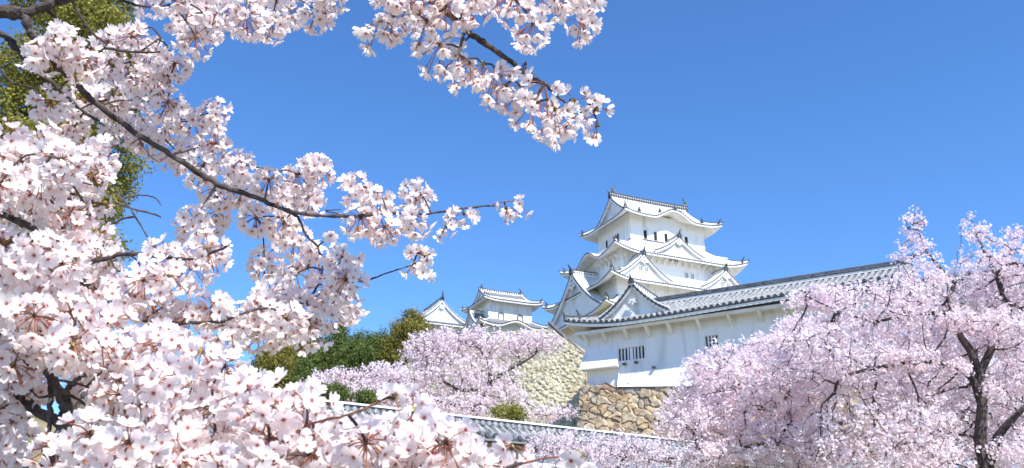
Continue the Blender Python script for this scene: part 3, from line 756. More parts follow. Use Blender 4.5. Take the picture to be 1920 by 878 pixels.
# ------------------------------------------------------------------ stone walls: every stone bulges, joints sink
def stone_face(name, label, P00, eu, L, top, bot, batter, nrm, cell, mats, res, seed, parent=None, jit=.42, depth=.16, gap=.07, aspect=1.35):
    """battered wall face of fitted stones; eu along, nrm outward (unit 3D), top/bot are functions of s"""
    r = np.random.default_rng(seed)
    H = float(np.max(top(np.linspace(0, L, 20))) - np.min(bot(np.linspace(0, L, 20))))
    cx_, cz_ = cell * aspect, cell
    nu, nv = int(L / cx_) + 3, int(H / cz_) + 3
    gu, gv = np.meshgrid(np.arange(nu), np.arange(nv))
    sx = (gu - 1 + .5 * (gv % 2) + r.uniform(-jit, jit, gu.shape)) * cx_; sz = (gv - 1 + r.uniform(-jit, jit, gu.shape)) * cz_
    seeds = np.stack([sx.ravel(), sz.ravel()], 1); nS = len(seeds)
    rv = r.random(nS); wt = r.uniform(.78, 1.3, nS); tx = r.uniform(-.12, .12, (nS, 2)); hh = r.uniform(0, depth * .6, nS)
    M_, N_ = int(H / res) + 1, int(L / res) + 1
    U = np.linspace(0, L, N_); W = np.linspace(0, 1, M_)
    t_, b_ = top(U), bot(U)
    Zg = b_[None] + (t_ - b_)[None] * W[:, None]; Ug = np.broadcast_to(U[None], Zg.shape); zmin = b_.min()
    q = np.stack([Ug.ravel() / aspect, (Zg - zmin).ravel()], 1); sd = seeds / np.array([aspect, 1])
    q = q + .10 * cell * np.stack([np.sin(q[:, 1] * 5.1 / cell + q[:, 0]), np.sin(q[:, 0] * 4.3 / cell)], 1)
    i1 = np.empty(len(q), int); d1 = np.empty(len(q)); d2 = np.empty(len(q))
    for k in range(0, len(q), 4000):
        D = (np.abs(q[k:k + 4000, None] - sd[None]) ** 1.6).sum(2) ** (1 / 1.6) * wt[None]
        pt = np.argpartition(D, 1, axis=1)[:, :2]; dd = np.take_along_axis(D, pt, 1); od = np.argsort(dd, 1)
        i1[k:k + 4000] = np.take_along_axis(pt, od, 1)[:, 0]; dd = np.sort(dd, 1); d1[k:k + 4000] = dd[:, 0]; d2[k:k + 4000] = dd[:, 1]
    edge = smooth(d2 - d1, .0, gap * 1.9)
    off = q - sd[i1]
    hgt = edge * (depth * .7 + hh[i1] + (off * tx[i1]).sum(1)) + .02 * np.sin(q[:, 0] * 9) * np.cos(q[:, 1] * 11)
    hgt = hgt.reshape(Zg.shape)
    out = batter(t_[None] - Zg) + hgt
    P = P00[None, None] * np.array([1, 1, 0]) + eu * Ug[..., None] + nrm * out[..., None] + np.array([0, 0, 1.]) * Zg[..., None]
    mb = MB(); mb.grid(P)
    col = np.stack([edge, rv[i1], np.zeros_like(edge), np.ones_like(edge)], 1)
    mb.C = [col]
    # top and back so that the wall has a body
    back = P[-1] - nrm * 3.0
    k = mb.n; n = N_
    mb.add(np.concatenate([P[-1], back]), [(i, i + 1, n + i + 1, n + i) for i in range(n - 1)])
    low = back.copy(); low[:, 2] = P[0, :, 2]
    mb.add(np.concatenate([back, low]), [(i, i + 1, n + i + 1, n + i) for i in range(n - 1)])
    for c_ in (0, -1):
        sidep = P[:, c_]; sb = sidep - nrm * 3.0; m_ = len(sidep)
        mb.add(np.concatenate([sidep, sb]), [(i, i + 1, m_ + i + 1, m_ + i) for i in range(m_ - 1)])
    o = mb.build(name, mats, parent, smooth=True, attr=True)
    tag(o, label, 'stone wall')
    return o
te = np.array([math.cos(TA), math.sin(TA), 0]); tn = np.array([math.sin(TA), -math.cos(TA), 0])
SW0 = TP + te * -.45 + tn * .18
stone_face('stone_wall', 'brown stone wall of large fitted boulders under the long white turret', SW0, te, 22.5, lambda s: base_z(s - .45) - .02 + .10 * np.sin(s * 4.1), lambda s: 8.0 + 0 * s,
           lambda d: .20 * d + .012 * d * d, tn, .52, M['stone_brown'], .05, 3, gap=.026, jit=.49)
A0 = pix(752, 640, 82); A1 = pix(1102, 660, 73)
te2 = (A1 - A0) * np.array([1, 1, 0]); LT = np.linalg.norm(te2); te2 /= LT; tn2 = np.array([te2[1], -te2[0], 0])
def tan_top(s):
    px = np.interp(s, [0, LT], [752, 1102])
    zl = [pix(752, 690, 82)[2], pix(830, 655, 80)[2], pix(900, 620, 77.4)[2], pix(1040, 618, 74.6)[2], pix(1102, 668, 73)[2]]
    return np.interp(px, [752, 830, 900, 1040, 1102], zl)
stone_face('stone_wall', 'pale tan stone wall of small stones behind the pink cherry, left of the white turret', A0, te2, LT, tan_top, lambda s: 9.0 + 0 * s,
           lambda d: .22 * d + .006 * d * d, tn2, .29, M['stone_tan'], .07, 5, depth=.11, gap=.038, aspect=1.2)

# small parapet that climbs along the right end of the tan wall
B0 = pix(1098, 668, 73.6); B1 = pix(1030, 606, 76)
pr = empty('parapet_wall', tuple(B0 - np.array([0, 0, 1.0])))
tag(pr, 'short weathered parapet with dark tiles climbing behind the turret towards the keep', 'wall')
off0 = B0 - np.array([0, 0, 1.0])
for k, (zz, th_, mt, nm) in enumerate(((0, .9, 'plaster_worn', 'wall'), (.9, .12, 'tile_light', 'tiled_coping'))):
    mb = MB(); Q = np.linspace(B0, B1, 9) - off0 - np.array([0, 0, 1.1])
    mb.bar(Q,   .5 if k == 0 else 1.0, th_, 0, zz)
    if k:
        mb.bar(Q, .4, .25, 1, zz + th_)
        for p_ in np.linspace(Q[0], Q[-1], 26): mb.box(p_[0] - .08, p_[0] + .08, p_[1] - .53, p_[1] + .53, p_[2] + zz + .02, p_[2] + zz + th_ + .06, 1)
    mb.build(nm, [M[mt], M['tile_grey']], pr)

# ------------------------------------------------------------------ low tiled wall across the slope
dz_ = WP[2]
wl = empty('tiled_wall', (WP[0], WP[1], dz_ - 3.4), math.atan2(WE[1], WE[0]))
tag(wl, 'low white plaster wall with a grey tiled coping running across behind the near blossoms', 'wall')
W0, W1 = -12.0, 46.0; LW = W1 - W0; zw = dz_ - 3.4
mb = MB(); mb.frus((W0, W1, -.32, .32), zw - 2, (W0, W1, -.22, .22), dz_ - .82); mb.build('wall', M['plaster'], wl, dz=zw)
mb = MB()
for O_, e_, n_ in (((W0, -.72), (1, 0), (0, 1)), ((W1, .72), (-1, 0), (0, -1))):
    slope(mb, O_, e_, n_, LW, np.linspace(0, .62, 4), lambda t: 0, lambda t: LW, lambda s, t: dz_ - .66 + .40 * t / .62 + 0 * s, .33, .075, .16, end_r=.088)
P = np.stack([np.linspace(W0, W1, 10), np.zeros(10), np.full(10, dz_ - .30)], 1)
mb.bar(P, .26, .27, 0); mb.bar(P, .38, .06, 2, .27)
dots_ridge(mb, P, .33, .25, 1)
mb.build('tiled_coping', [M['tile_grey'], M['tile_light'], M['plaster'], M['tile_dark'], M['soffit'], M['plaster']], wl, dz=zw)
mb = MB(); mb.box(W0, W1, -.40, .40, dz_ - .98, dz_ - .86); mb.build('wooden_rail', M['wood'], wl, dz=zw)

# ------------------------------------------------------------------ plants: leaf clouds, branching trees
def rand_rot(n, r):
    q = r.normal(size=(n, 4)); q /= np.linalg.norm(q, axis=1, keepdims=True)
    w, x, y, z = q.T
    return np.stack([np.stack([1 - 2 * (y * y + z * z), 2 * (x * y - z * w), 2 * (x * z + y * w)], -1),
                     np.stack([2 * (x * y + z * w), 1 - 2 * (x * x + z * z), 2 * (y * z - x * w)], -1),
                     np.stack([2 * (x * z - y * w), 2 * (y * z + x * w), 1 - 2 * (x * x + y * y)], -1)], 1)
def look_rot(d, r):
    """rotations taking +z to the unit vectors d, with a random spin"""
    n = len(d); a = r.normal(size=(n, 3)); x = np.cross(a, d); x /= np.linalg.norm(x, axis=1, keepdims=True); y = np.cross(d, x)
    return np.stack([x, y, d], 2)
def unit(v): return v / np.maximum(np.linalg.norm(v, axis=-1, keepdims=True), 1e-9)

def scatter(mb, tv, tq, tt, tc, rot, pos, sc, tint, m=0):
    """stamp a template (verts tv, quads tq, tris tt, radial tc) at every pos"""
    n, k = len(pos), len(tv)
    V = np.einsum('nij,kj->nki', rot, tv) * np.asarray(sc).reshape(-1, 1, 1) + pos[:, None]
    off = (np.arange(n) * k)[:, None, None]
    C = np.empty((n, k, 4)); C[..., 0] = tc[None]; C[..., 1] = tint[:, None]; C[..., 2] = 0; C[..., 3] = 1
    Q = (np.asarray(tq)[None] + off).reshape(-1, 4) if tq is not None and len(tq) else None
    T = (np.asarray(tt)[None] + off).reshape(-1, 3) if tt is not None and len(tt) else None
    b = mb.n
    mb.add(V.reshape(-1, 3), Q, None, m, C.reshape(-1, 4))
    if T is not None: mb.T.append(T + b); mb.tm.append(np.full(len(T), m))

LEAF = (np.array([[-.5, 0, 0], [0, -.28, .06], [.5, 0, 0], [0, .28, .06]]), np.array([[0, 1, 2, 3]]))

def leaf_cloud(mb, lobes, n, size, r, m=0, shell=.66, zt=None):
    """leaves through ellipsoid lobes, denser at the outside, grouped in sprays"""
    lobes = np.asarray(lobes, float); vol = np.prod(lobes[:, 3:6], 1) ** .67
    ns = n // 14
    pick = r.choice(len(lobes), ns, p=vol / vol.sum())
    d = unit(r.normal(size=(ns, 3))); rad = shell + (1 - shell) * r.random(ns) ** .5
    rad *= 1 + .16 * np.sin(d[:, 0] * 7 + pick) * np.sin(d[:, 2] * 6 + pick * 2)
    cen = lobes[pick, :3] + d * lobes[pick, 3:6] * rad[:, None]
    st = r.random(ns)
    pos = (cen[:, None] + r.normal(size=(ns, 14, 3)) * size * 1.15).reshape(-1, 3)
    nrm = unit(np.repeat(d, 14, 0) * .7 + r.normal(size=(len(pos), 3)) * .8 + np.array([0, 0, .35]))
    tint = np.clip(np.repeat(st, 14) * .75 + r.random(len(pos)) * .35 - .05, 0, 1)
    scatter(mb, LEAF[0], LEAF[1], None, np.ones(4), look_rot(nrm, r), pos, size * r.uniform(.7, 1.4, len(pos)), tint, m)

def evergreen(name, label, cat, base, hgt, rad, mat, n, size, seed, kind='round', group=None, bias=None):
    r = np.random.default_rng(seed)
    base = np.asarray(base, float); o = empty(name, tuple(base))
    tag(o, label, cat, group)
    lobes = []
    nl = int(9 + hgt * .9)
    for k in range(nl):
        f_ = (k + .5) / nl
        z = hgt * (.22 + .72 * f_)
        if kind == 'cone': rr = rad * (1.05 - .85 * f_)
        elif kind == 'column': rr = rad * (1 - .45 * abs(f_ - .45) * 2)
        else: rr = rad * math.sqrt(max(.08, 1 - (2 * f_ - .9) ** 2))
        a = k * 2.4 + r.uniform(-.4, .4); dd = rr * r.uniform(.35, .68)
        s = rr * r.uniform(.42, .62) + .12 * rad
        lobes.append((dd * math.cos(a), dd * math.sin(a), z, s, s, s * r.uniform(.6, .85)))
    if kind != 'cone': lobes.append((0, 0, hgt * .93, rad * .35, rad * .35, rad * .3))
    mb = MB(); leaf_cloud(mb, lobes, n, size, r)
    mb.build('crown', mat, o, attr=True)
    mb = MB()
    P = np.array([(0, 0, -.3), (.04 * rad, 0, hgt * .3), (-.03 * rad, .05 * rad, hgt * .6), (0, 0, hgt * .88)])
    mb.tube(P, np.array([.055, .042, .028, .008]) * hgt * .62, 7)
    for l in lobes[:nl]:
        z0 = l[2] * .72
        mb.tube([(0, 0, z0), (l[0] * .5, l[1] * .5, (z0 + l[2]) / 2 + .1), (l[0] * .95, l[1] * .95, l[2])], np.array([.016, .011, .004]) * hgt * .6, 5)
    mb.build('trunk', M['bark_pine'], o)
    return o

def tree_at(px, py_top, py_base, Y):
    b = pix(px, py_base, Y); t = pix(px, py_top, Y)
    z0 = float(terrain(np.array(b[0]), np.array(Y)))
    return (b[0], Y, z0 - .2), t[2] - z0 + .2
EG = 'evergreen trees on the castle hill'
for k, (px, pt, Y, rpx, mat, kind, lab, n) in enumerate((
        (510, 644, 108, 54, 'leaf_olive', 'round', 'low olive green round tree at the outer end of the hill trees', 5200),
        (556, 616, 116, 64, 'leaf_dark', 'round', 'dark green broad tree left of the pointed evergreen on the hill', 6500),
        (624, 598, 118, 60, 'leaf_dark', 'cone', 'dark green pointed evergreen, tallest of the dark hill trees', 6500),
        (672, 628, 113, 54, 'leaf_dark', 'round', 'dark green low tree beside the golden olive tree on the hill', 5200),
        (566, 668, 100, 30, 'leaf_dark', 'cone', 'small dark green tree standing in front of the broad hill tree', 3800),
        (710, 622, 112, 54, 'leaf_dark', 'round', 'mid green tree against the foot of the tall golden olive tree', 5200),
        (766, 584, 110, 56, 'leaf_olive', 'round', 'tall golden olive tree in front of the pointed white gable', 7500))):
    b, h = tree_at(px, pt, 760, Y)
    evergreen('evergreen_tree', lab, 'tree', b, h, rpx * Y / F, M[mat], n * 5, .27 if kind == 'round' else .25, 40 + k, kind, EG)
b, h = tree_at(28, -150, 700, 24)
evergreen('evergreen_tree', 'big yellow-green evergreen behind the near cherry branches at the left edge', 'tree', b, h, 2.1, M['leaf_yellow'], 120000, .105, 61, 'column')

def shrub(label, px, py, Y, rx, rz, mat, n, size, seed, group=None, name='shrub'):
    r = np.random.default_rng(seed); p = pix(px, py, Y); o = empty(name, tuple(p - np.array([0, 0, rz])))
    tag(o, label, 'shrub', group)
    lobes = [(r.uniform(-.55, .55) * rx, r.uniform(-.4, .4) * rx, rz * r.uniform(.6, 1.25), rx * .55, rx * .5, rz * .72) for _ in range(7)]
    mb = MB(); leaf_cloud(mb, lobes, n, size, r, shell=.75); mb.build('crown', mat, o, attr=True)
    mb = MB(); z0 = float(terrain(p[0], p[1])) - (p[2] - rz) - .1
    for k in range(6):
        a = k * 1.05; mb.tube([(0.1 * math.cos(a), .1 * math.sin(a), min(z0, -.1)), (.25 * rx * math.cos(a), .25 * rx * math.sin(a), rz * .3), (.55 * rx * math.cos(a), .5 * rx * math.sin(a), rz * .9)], [.035, .025, .01], 5)
    mb.build('stems', M['bark_pine'], o)
shrub('larger of the two clipped dark green shrubs behind the tiled wall', 634, 738, 37, .84, .34, M['leaf_dark'], 5200, .085, 71, 'clipped dark shrubs')
shrub('smaller of the two clipped dark green shrubs, nearer the pink cherry', 682, 744, 37.3, .50, .27, M['leaf_dark'], 2600, .08, 72, 'clipped dark shrubs')
shrub('small yellow-green bush just above the tiled wall, below the tan clearing', 790, 764, 37, .36, .22, M['leaf_yellow'], 900, .09, 73)
shrub('yellow-green leafy bush at the foot of the pale tan stone wall', 958, 776, 42, .72, .42, M['leaf_yellow'], 1700, .11, 74)

# ---- branching skeleton by growing towards points spread through the crown
def colonize(att, nodes, parents, step, infl, kill, iters, r, sag=0.0):
    N = [np.asarray(p, float) for p in nodes]; Pn = list(parents)
    att = att.copy(); near = np.full(len(att), -1); dist = np.full(len(att), 1e9)
    def upd(k0):
        nonlocal near, dist
        new = np.array(N[k0:])
        for c0 in range(0, len(new), 400):
            D = np.linalg.norm(att[:, None] - new[None, c0:c0 + 400], axis=2); j = D.argmin(1); dd = D[np.arange(len(att)), j]
            b = dd < dist; dist = np.where(b, dd, dist); near = np.where(b, j + k0 + c0, near)
    upd(0)
    for it in range(iters):
        live = dist > kill
        act = live & (dist < infl)
        if not act.any(): break
        ids = near[act]; dv = unit(att[act] - np.array(N)[ids])
        acc = {}
        for i, v in zip(ids, dv): acc[i] = acc.get(i, 0) + v
        k0 = len(N)
        for i, v in acc.items():
            d = v / max(np.linalg.norm(v), 1e-6) + r.normal(size=3) * .22; d[2] -= sag; d /= np.linalg.norm(d)
            N.append(N[i] + d * step); Pn.append(i)
        upd(k0)
        if len(N) > 9000: break
    return np.array(N), np.array(Pn)

def limb_mesh(mb, N, Pn, tip, expo, rmax, sides=5, m=0, rfix=None):
    n = len(N); child = np.zeros(n); has = np.zeros(n, bool)
    for i in range(n - 1, 0, -1):
        if child[i] == 0: child[i] = tip ** expo
        if Pn[i] >= 0: child[Pn[i]] += child[i]
    rad = np.minimum(child ** (1 / expo), rmax)
    if rfix is not None: rad[:len(rfix)] = rfix
    i = np.where(Pn >= 0)[0]
    A, B = N[Pn[i]], N[i]; ra = np.minimum(rad[Pn[i]], rad[i] * 1.35) if rfix is None else np.where(i < len(rfix), rad[Pn[i]], np.minimum(rad[Pn[i]], rad[i] * 1.35)); rb = rad[i]
    t = unit(B - A); ref = np.where(np.abs(t[:, 2:3]) < .9, [[0, 0, 1.]], [[1., 0, 0]]); u = unit(np.cross(t, ref)); v = np.cross(t, u)
    an = np.arange(sides) * 2 * np.pi / sides
    cs = u[:, None] * np.cos(an)[None, :, None] + v[:, None] * np.sin(an)[None, :, None]
    B2 = B + t * (rb * .3)[:, None]
    V = np.concatenate([A[:, None] + cs * ra[:, None, None], B2[:, None] + cs * rb[:, None, None]], 1)
    k = np.arange(sides); kk = (k + 1) % sides
    q = np.stack([k, kk, kk + sides, k + sides], 1)
    Q = (q[None] + (np.arange(len(i)) * 2 * sides)[:, None, None]).reshape(-1, 4)
    mb.add(V.reshape(-1, 3), Q, None, m)
    return rad

def far_flower():
    """five notched petals, cupped; radial value 0 at the eye"""
    V = [(0, 0, 0)]; c = [0.0]; T = []
    for k in range(5):
        a = k * 2 * np.pi / 5
        for da, rr, z in ((-.52, .74, .22), (-.16, 1.0, .36), (.16, 1.0, .30), (.52, .74, .22)):
            V.append((rr * math.cos(a + da), rr * math.sin(a + da), z)); c.append(1.0)
        b = 1 + k * 4
        T += [(0, b, b + 1), (0, b + 1, b + 2), (0, b + 2, b + 3)]
    return np.array(V) * .5, np.array(T), np.array(c)
FFV, FFT, FFC = far_flower()

def cherry_tree(label, base, trunk, rtrunk, att, step, infl, kill, tip, fl_n, fl_size, cl_r, mat, seed, expo=2.35, rmax=.2, group=None, sag=.02, skip=0.0):
    """trunk: list of (points, parent polyline index, point index); att: crown points"""
    r = np.random.default_rng(seed); base = np.asarray(base, float)
    o = empty('cherry_tree', tuple(base)); tag(o, label, 'cherry tree', group)
    nodes, par, rf = [], [], []
    first = []
    for pl, pi, k0, r0, r1 in trunk:
        pl = np.asarray(pl, float); st = len(nodes); first.append(st)
        for k, p in enumerate(pl):
            nodes.append(p); rf.append(r0 + (r1 - r0) * k / max(1, len(pl) - 1))
            par.append((st + k - 1) if k else (-1 if pi is None else first[pi] + k0))
    N, Pn = colonize(att, nodes, par, step, infl, kill, 90, r, sag)
    mb = MB(); limb_mesh(mb, N - base, Pn, tip, expo, rmax, 5, 0, np.array(rf)); mb.build('trunk', M['bark_far'], o)
    # blossom clusters sit along the thin twigs
    kids = np.bincount(Pn[Pn >= 0], minlength=len(N))
    twig = np.where((np.arange(len(N)) >= len(nodes)))[0]
    cl = N[twig]; cl = cl[r.random(len(cl)) > skip]
    D = cl + r.normal(size=cl.shape) * cl_r * .6
    att2 = att[r.random(len(att)) > .15]
    cen = np.concatenate([D, att2 + r.normal(size=att2.shape) * cl_r * .3])
    n = len(cen); st = r.random(n)
    d = unit(r.normal(size=(n * fl_n, 3)) + np.array([0, 0, .12]))
    pos = np.repeat(cen, fl_n, 0) + d * (cl_r * r.uniform(.55, 1.1, n * fl_n))[:, None]
    nrm = unit(d + r.normal(size=d.shape) * .35)
    tint = np.clip(np.repeat(st, fl_n) * .6 + r.random(n * fl_n) * .5 - .05, 0, 1)
    mb = MB(); scatter(mb, FFV, None, FFT, FFC, look_rot(nrm, r), pos - base, fl_size * r.uniform(.75, 1.2, n * fl_n), tint)
    mb.build('blossoms', mat, o, attr=True)
    print(label[:40], 'nodes', len(N), 'clusters', n)
    return o

def crown_points(poly_list, n, r, squash=None):
    """points through ellipsoids given as (px, py, rx_px, ry_px, Y, depth_radius_m, weight)"""
    P = np.asarray(poly_list, float); w = P[:, 6] / P[:, 6].sum()
    out = []
    for k in range(len(P)):
        px, py, rx, ry, Y, dr, _ = P[k]; m = int(n * w[k])
        d = unit(r.normal(size=(m, 3))) * (r.random(m) ** (1 / 2.6))[:, None]
        c = pix(px, py, Y); sx = Y / F
        out.append(c + d * np.array([rx * sx, dr, ry * sx * 1.05]))
    return np.concatenate(out)

r = np.random.default_rng(101)
# the large cherry at the right
Y0 = 15.0
at_ = crown_points([(1712, 440, 20, 50, 15, .3, 1.3), (1740, 470, 16, 26, 15, .25, .6), (1685, 475, 20, 16, 15, .3, .6), (1725, 530, 62, 42, 15, .7, 5), (1822, 430, 14, 30, 15.2, .3, .7), (1850, 445, 22, 20, 15.2, .3, .7), (1905, 440, 20, 24, 15.3, .3, .8), (1865, 515, 90, 52, 15.5, 1.1, 10), (1940, 560, 120, 110, 15.5, 1.6, 18), (1640, 590, 120, 60, 15, 1.3, 16), (1530, 560, 70, 24, 15, .5, 4),
                    (1780, 620, 130, 70, 16.2, 1.2, 20), (1560, 680, 120, 65, 15, 1.4, 20), (1730, 740, 110, 70, 16.0, 1.2, 16), (1915, 715, 55, 60, 15.0, 1.2, 7), (1740, 800, 55, 60, 15.2, 1.0, 6), (1890, 830, 120, 60, 16.3, .9, 12), (1640, 830, 150, 70, 15, 1.4, 18), (2060, 640, 110, 140, 15.5, 1.6, 14), (1740, 880, 70, 40, 14.8, .9, 5), (1700, 672, 75, 22, 14.5, .35, 5), (1800, 690, 22, 16, 14.5, .25, 1.2), (1880, 610, 45, 35, 14.5, .5, 4), (1800, 600, 40, 22, 14.6, .4, 2.4), (1905, 850, 50, 30, 14.4, .5, 3.5), (1860, 730, 16, 12, 14.6, .2, .7), (1960, 700, 60, 120, 15.6, 1, 8)], 4800, r)
def L_(pts): return [pix(*p) for p in pts]
g0 = float(terrain(pix(1850, 1100, Y0)[0], Y0))
t0 = [np.array([pix(1855, 1000, Y0)[0], Y0, g0 - .2]), *L_([(1858, 980, 15), (1850, 878, 15), (1838, 825, 15), (1843, 760, 15), (1836, 700, 15)])]
trunks = [(t0, None, 0, .14, .075), (L_([(1822, 660, 15), (1795, 622, 15), (1785, 585, 15.1), (1778, 560, 15.2)]), 0, 5, .07, .03), (L_([(1858, 655, 15), (1866, 620, 15.1), (1878, 585, 15.1), (1882, 560, 15.2)]), 0, 5, .065, .04),
          (L_([(1826, 715, 15), (1800, 690, 14.8), (1760, 678, 14.6), (1700, 680, 14.6), (1640, 690, 14.6), (1580, 705, 14.6)]), 0, 4, .055, .025), (L_([(1870, 820, 14.8), (1895, 790, 14.6), (1925, 760, 14.5)]), 0, 2, .07, .04),
          (L_([(1790, 530, 15.2), (1760, 500, 15.2), (1735, 470, 15.1), (1722, 430, 15)]), 1, 3, .035, .012), (L_([(1700, 590, 15), (1640, 605, 14.8), (1575, 585, 14.8), (1510, 555, 14.9)]), 1, 2, .03, .010), (L_([(1870, 520, 15.3), (1850, 480, 15.3), (1830, 440, 15.3)]), 2, 3, .045, .015)]
cherry_tree('large pink cherry tree with dark forked trunk before the turret\'s far right end', t0[0], trunks, None, at_, .18, 1.5, .17, .0050, 10, .044, .068, M['petal_far'], 11, rmax=.09)
# a second cherry left of it, over the low wall
r = np.random.default_rng(102)
at_ = crown_points([(1350, 720, 80, 70, 17.5, 1.2, 14), (1450, 668, 75, 45, 17.5, 1.2, 11), (1310, 690, 30, 18, 17.5, .5, 1.2), (1420, 760, 130, 75, 17, 1.4, 22), (1320, 800, 90, 40, 17, 1.0, 9), (1500, 720, 90, 90, 17.5, 1.4, 12), (1480, 840, 130, 50, 16.5, 1.2, 13), (1330, 855, 60, 25, 16.5, .7, 4), (1500, 620, 50, 28, 17.5, .8, 4), (1265, 765, 35, 40, 17.5, .6, 2.5)], 3300, r)
b0 = pix(1520, 1000, 17); gz = float(terrain(b0[0], 17.0)); t0 = [np.array([b0[0], 17, gz - .2]), *L_([(1515, 960, 17), (1500, 878, 17), (1490, 830, 17)])]
trunks = [(t0, None, 0, .17, .09), (L_([(1480, 790, 17), (1475, 745, 17.2), (1492, 700, 17.3), (1480, 650, 17.3)]), 0, 3, .065, .02), (L_([(1440, 830, 16.8), (1390, 842, 16.6), (1330, 862, 16.5)]), 0, 3, .05, .02),
          (L_([(1440, 770, 17), (1400, 735, 17), (1372, 710, 17.2), (1362, 685, 17.3)]), 0, 3, .05, .015), (L_([(1545, 800, 16.8), (1600, 790, 16.5)]), 0, 2, .06, .03)]
cherry_tree('pink cherry tree with low spreading limbs covering part of the brown stone wall', t0[0], trunks, None, at_, .19, 1.6, .18, .0050, 10, .046, .072, M['petal_far'], 12, rmax=.08)
r = np.random.default_rng(107)
at_ = crown_points([(1700, 700, 110, 80, 20.5, 1.2, 14), (1850, 680, 110, 90, 21, 1.3, 16), (1780, 820, 150, 70, 20.5, 1.3, 16), (1960, 780, 90, 110, 21, 1.3, 12)], 2300, r)
b0 = pix(1760, 1000, 20.8); gz = float(terrain(b0[0], 20.8)); t0 = [np.array([b0[0], 20.8, gz - .2]), *L_([(1762, 950, 20.8), (1758, 890, 20.8), (1765, 840, 20.8)])]
trunks = [(t0, None, 0, .18, .09), (L_([(1800, 790, 20.8), (1830, 740, 20.8)]), 0, 3, .06, .02), (L_([(1730, 790, 20.8), (1700, 740, 20.8)]), 0, 3, .06, .02)]
cherry_tree('pale cherry tree half hidden behind the dark forked trunk of the large cherry', t0[0], trunks, None, at_, .24, 1.9, .23, .0055, 9, .050, .082, M['petal_far'], 17, rmax=.08)
# cherry in front of the low tiled wall
r = np.random.default_rng(103)
at_ = crown_points([(1080, 850, 90, 42, 25, 1.2, 16), (1170, 850, 80, 40, 25, 1.2, 12), (1020, 830, 40, 25, 25, .8, 4), (1240, 860, 60, 40, 24, 1.0, 8), (1120, 930, 140, 50, 25, 1.5, 14)], 1000, r)
b0 = pix(1130, 1050, 25); gz = float(terrain(b0[0], 25.0)); t0 = [np.array([b0[0], 25, gz - .2]), *L_([(1130, 980, 25), (1128, 930, 25)])]
trunks = [(t0, None, 0, .16, .09), (L_([(1150, 890, 25), (1170, 860, 25), (1185, 830, 25)]), 0, 2, .05, .02), (L_([(1090, 895, 25), (1060, 870, 25), (1030, 845, 25)]), 0, 2, .05, .02)]
cherry_tree('cherry tree with small pale blossoms directly in front of the low tiled wall', t0[0], trunks, None, at_, .26, 2.2, .26, .007, 9, .052, .08, M['petal_pale'], 13, rmax=.08, skip=.25)
# cherries on the slope below the tan wall
r = np.random.default_rng(104)
at_ = crown_points([(920, 646, 120, 30, 60, 2.2, 16), (815, 660, 70, 40, 60, 2, 12), (850, 636, 60, 20, 60, 1.6, 6), (1005, 644, 62, 22, 60, 1.4, 7), (880, 710, 110, 45, 59, 2.5, 18), (780, 720, 60, 45, 59, 2, 10), (940, 750, 60, 30, 58, 1.5, 7), (850, 765, 80, 22, 57, 1.5, 8), (1030, 775, 55, 16, 56, 1, 4)], 2300, r)
b0 = pix(890, 800, 59); gz = float(terrain(b0[0], 59.0)); t0 = [np.array([b0[0], 59, min(gz, pix(890, 790, 59)[2]) - .2]), *L_([(892, 770, 59), (905, 735, 59), (920, 715, 59)])]
trunks = [(t0, None, 0, .26, .17), (L_([(950, 695, 59), (980, 680, 59), (1000, 668, 59)]), 0, 3, .14, .05), (L_([(918, 692, 59), (908, 670, 59), (900, 655, 59)]), 0, 3, .10, .04), (L_([(860, 730, 58.8), (830, 715, 58.8), (800, 690, 58.8)]), 0, 2, .12, .05), (L_([(800, 745, 58.5), (775, 725, 58.5)]), 0, 1, .10, .04)]
cherry_tree('broad pale cherry tree with one dark leaning limb, before the tan stone wall', t0[0], trunks, None, at_, .42, 3.2, .42, .014, 8, .125, .17, M['petal_pale'], 14, rmax=.15, skip=.1)
r = np.random.default_rng(105)
at_ = crown_points([(640, 715, 60, 22, 52, 1.5, 8), (720, 705, 50, 25, 52, 1.5, 8), (590, 735, 40, 25, 52, 1.4, 5), (700, 745, 70, 30, 51, 1.6, 9), (760, 750, 40, 30, 51, 1.2, 5)], 1000, r)
b0 = pix(690, 800, 52); gz = float(terrain(b0[0], 52.0)); t0 = [np.array([b0[0], 52, min(gz, pix(690, 790, 52)[2]) - .2]), *L_([(690, 780, 52), (694, 750, 52)])]
trunks = [(t0, None, 0, .2, .12), (L_([(665, 730, 52), (640, 720, 52)]), 0, 2, .08, .03), (L_([(715, 728, 52), (735, 710, 52)]), 0, 2, .08, .03)]
cherry_tree('low pale cherry tree below the dark hill trees, behind the clipped shrubs', t0[0], trunks, None, at_, .40, 3.0, .40, .013, 8, .11, .16, M['petal_pale'], 15, rmax=.12, skip=.1)

# ------------------------------------------------------------------ near cherry trees: flowers with petals, stalks and stamens
def near_flower(cup=.34):
    V, Q, c = [], [], []
    us = [0.05, .3, .60, .86, 1.0]; wd = [.06, .22, .36, .35, .20]
    for k in range(5):
        a = k * 2 * np.pi / 5; d = np.array([math.cos(a), math.sin(a), 0]); q = np.array([-d[1], d[0], 0]); b = len(V)
        for u_, w_ in zip(us, wd):
            for j, s_ in enumerate((-1, 0, 1)):
                rr = u_ - (.13 if (j == 1 and u_ == 1.0) else 0) - .06 * abs(s_) * u_
                z = .10 + cup * u_ ** 1.4 + .09 * abs(s_) * u_ - (.05 if u_ == 1 else 0)
                V.append(d * rr + q * s_ * w_ + np.array([0, 0, z + (.02 if k % 2 else 0)])); c.append(min(1.0, max(0.0, u_ * 1.02)))
        for i in range(len(us) - 1):
            for j in range(2): Q.append((b + i * 3 + j, b + i * 3 + j + 1, b + i * 3 + j + 4, b + i * 3 + j + 3))
    return np.array(V) * .5, np.array(Q), np.array(c)
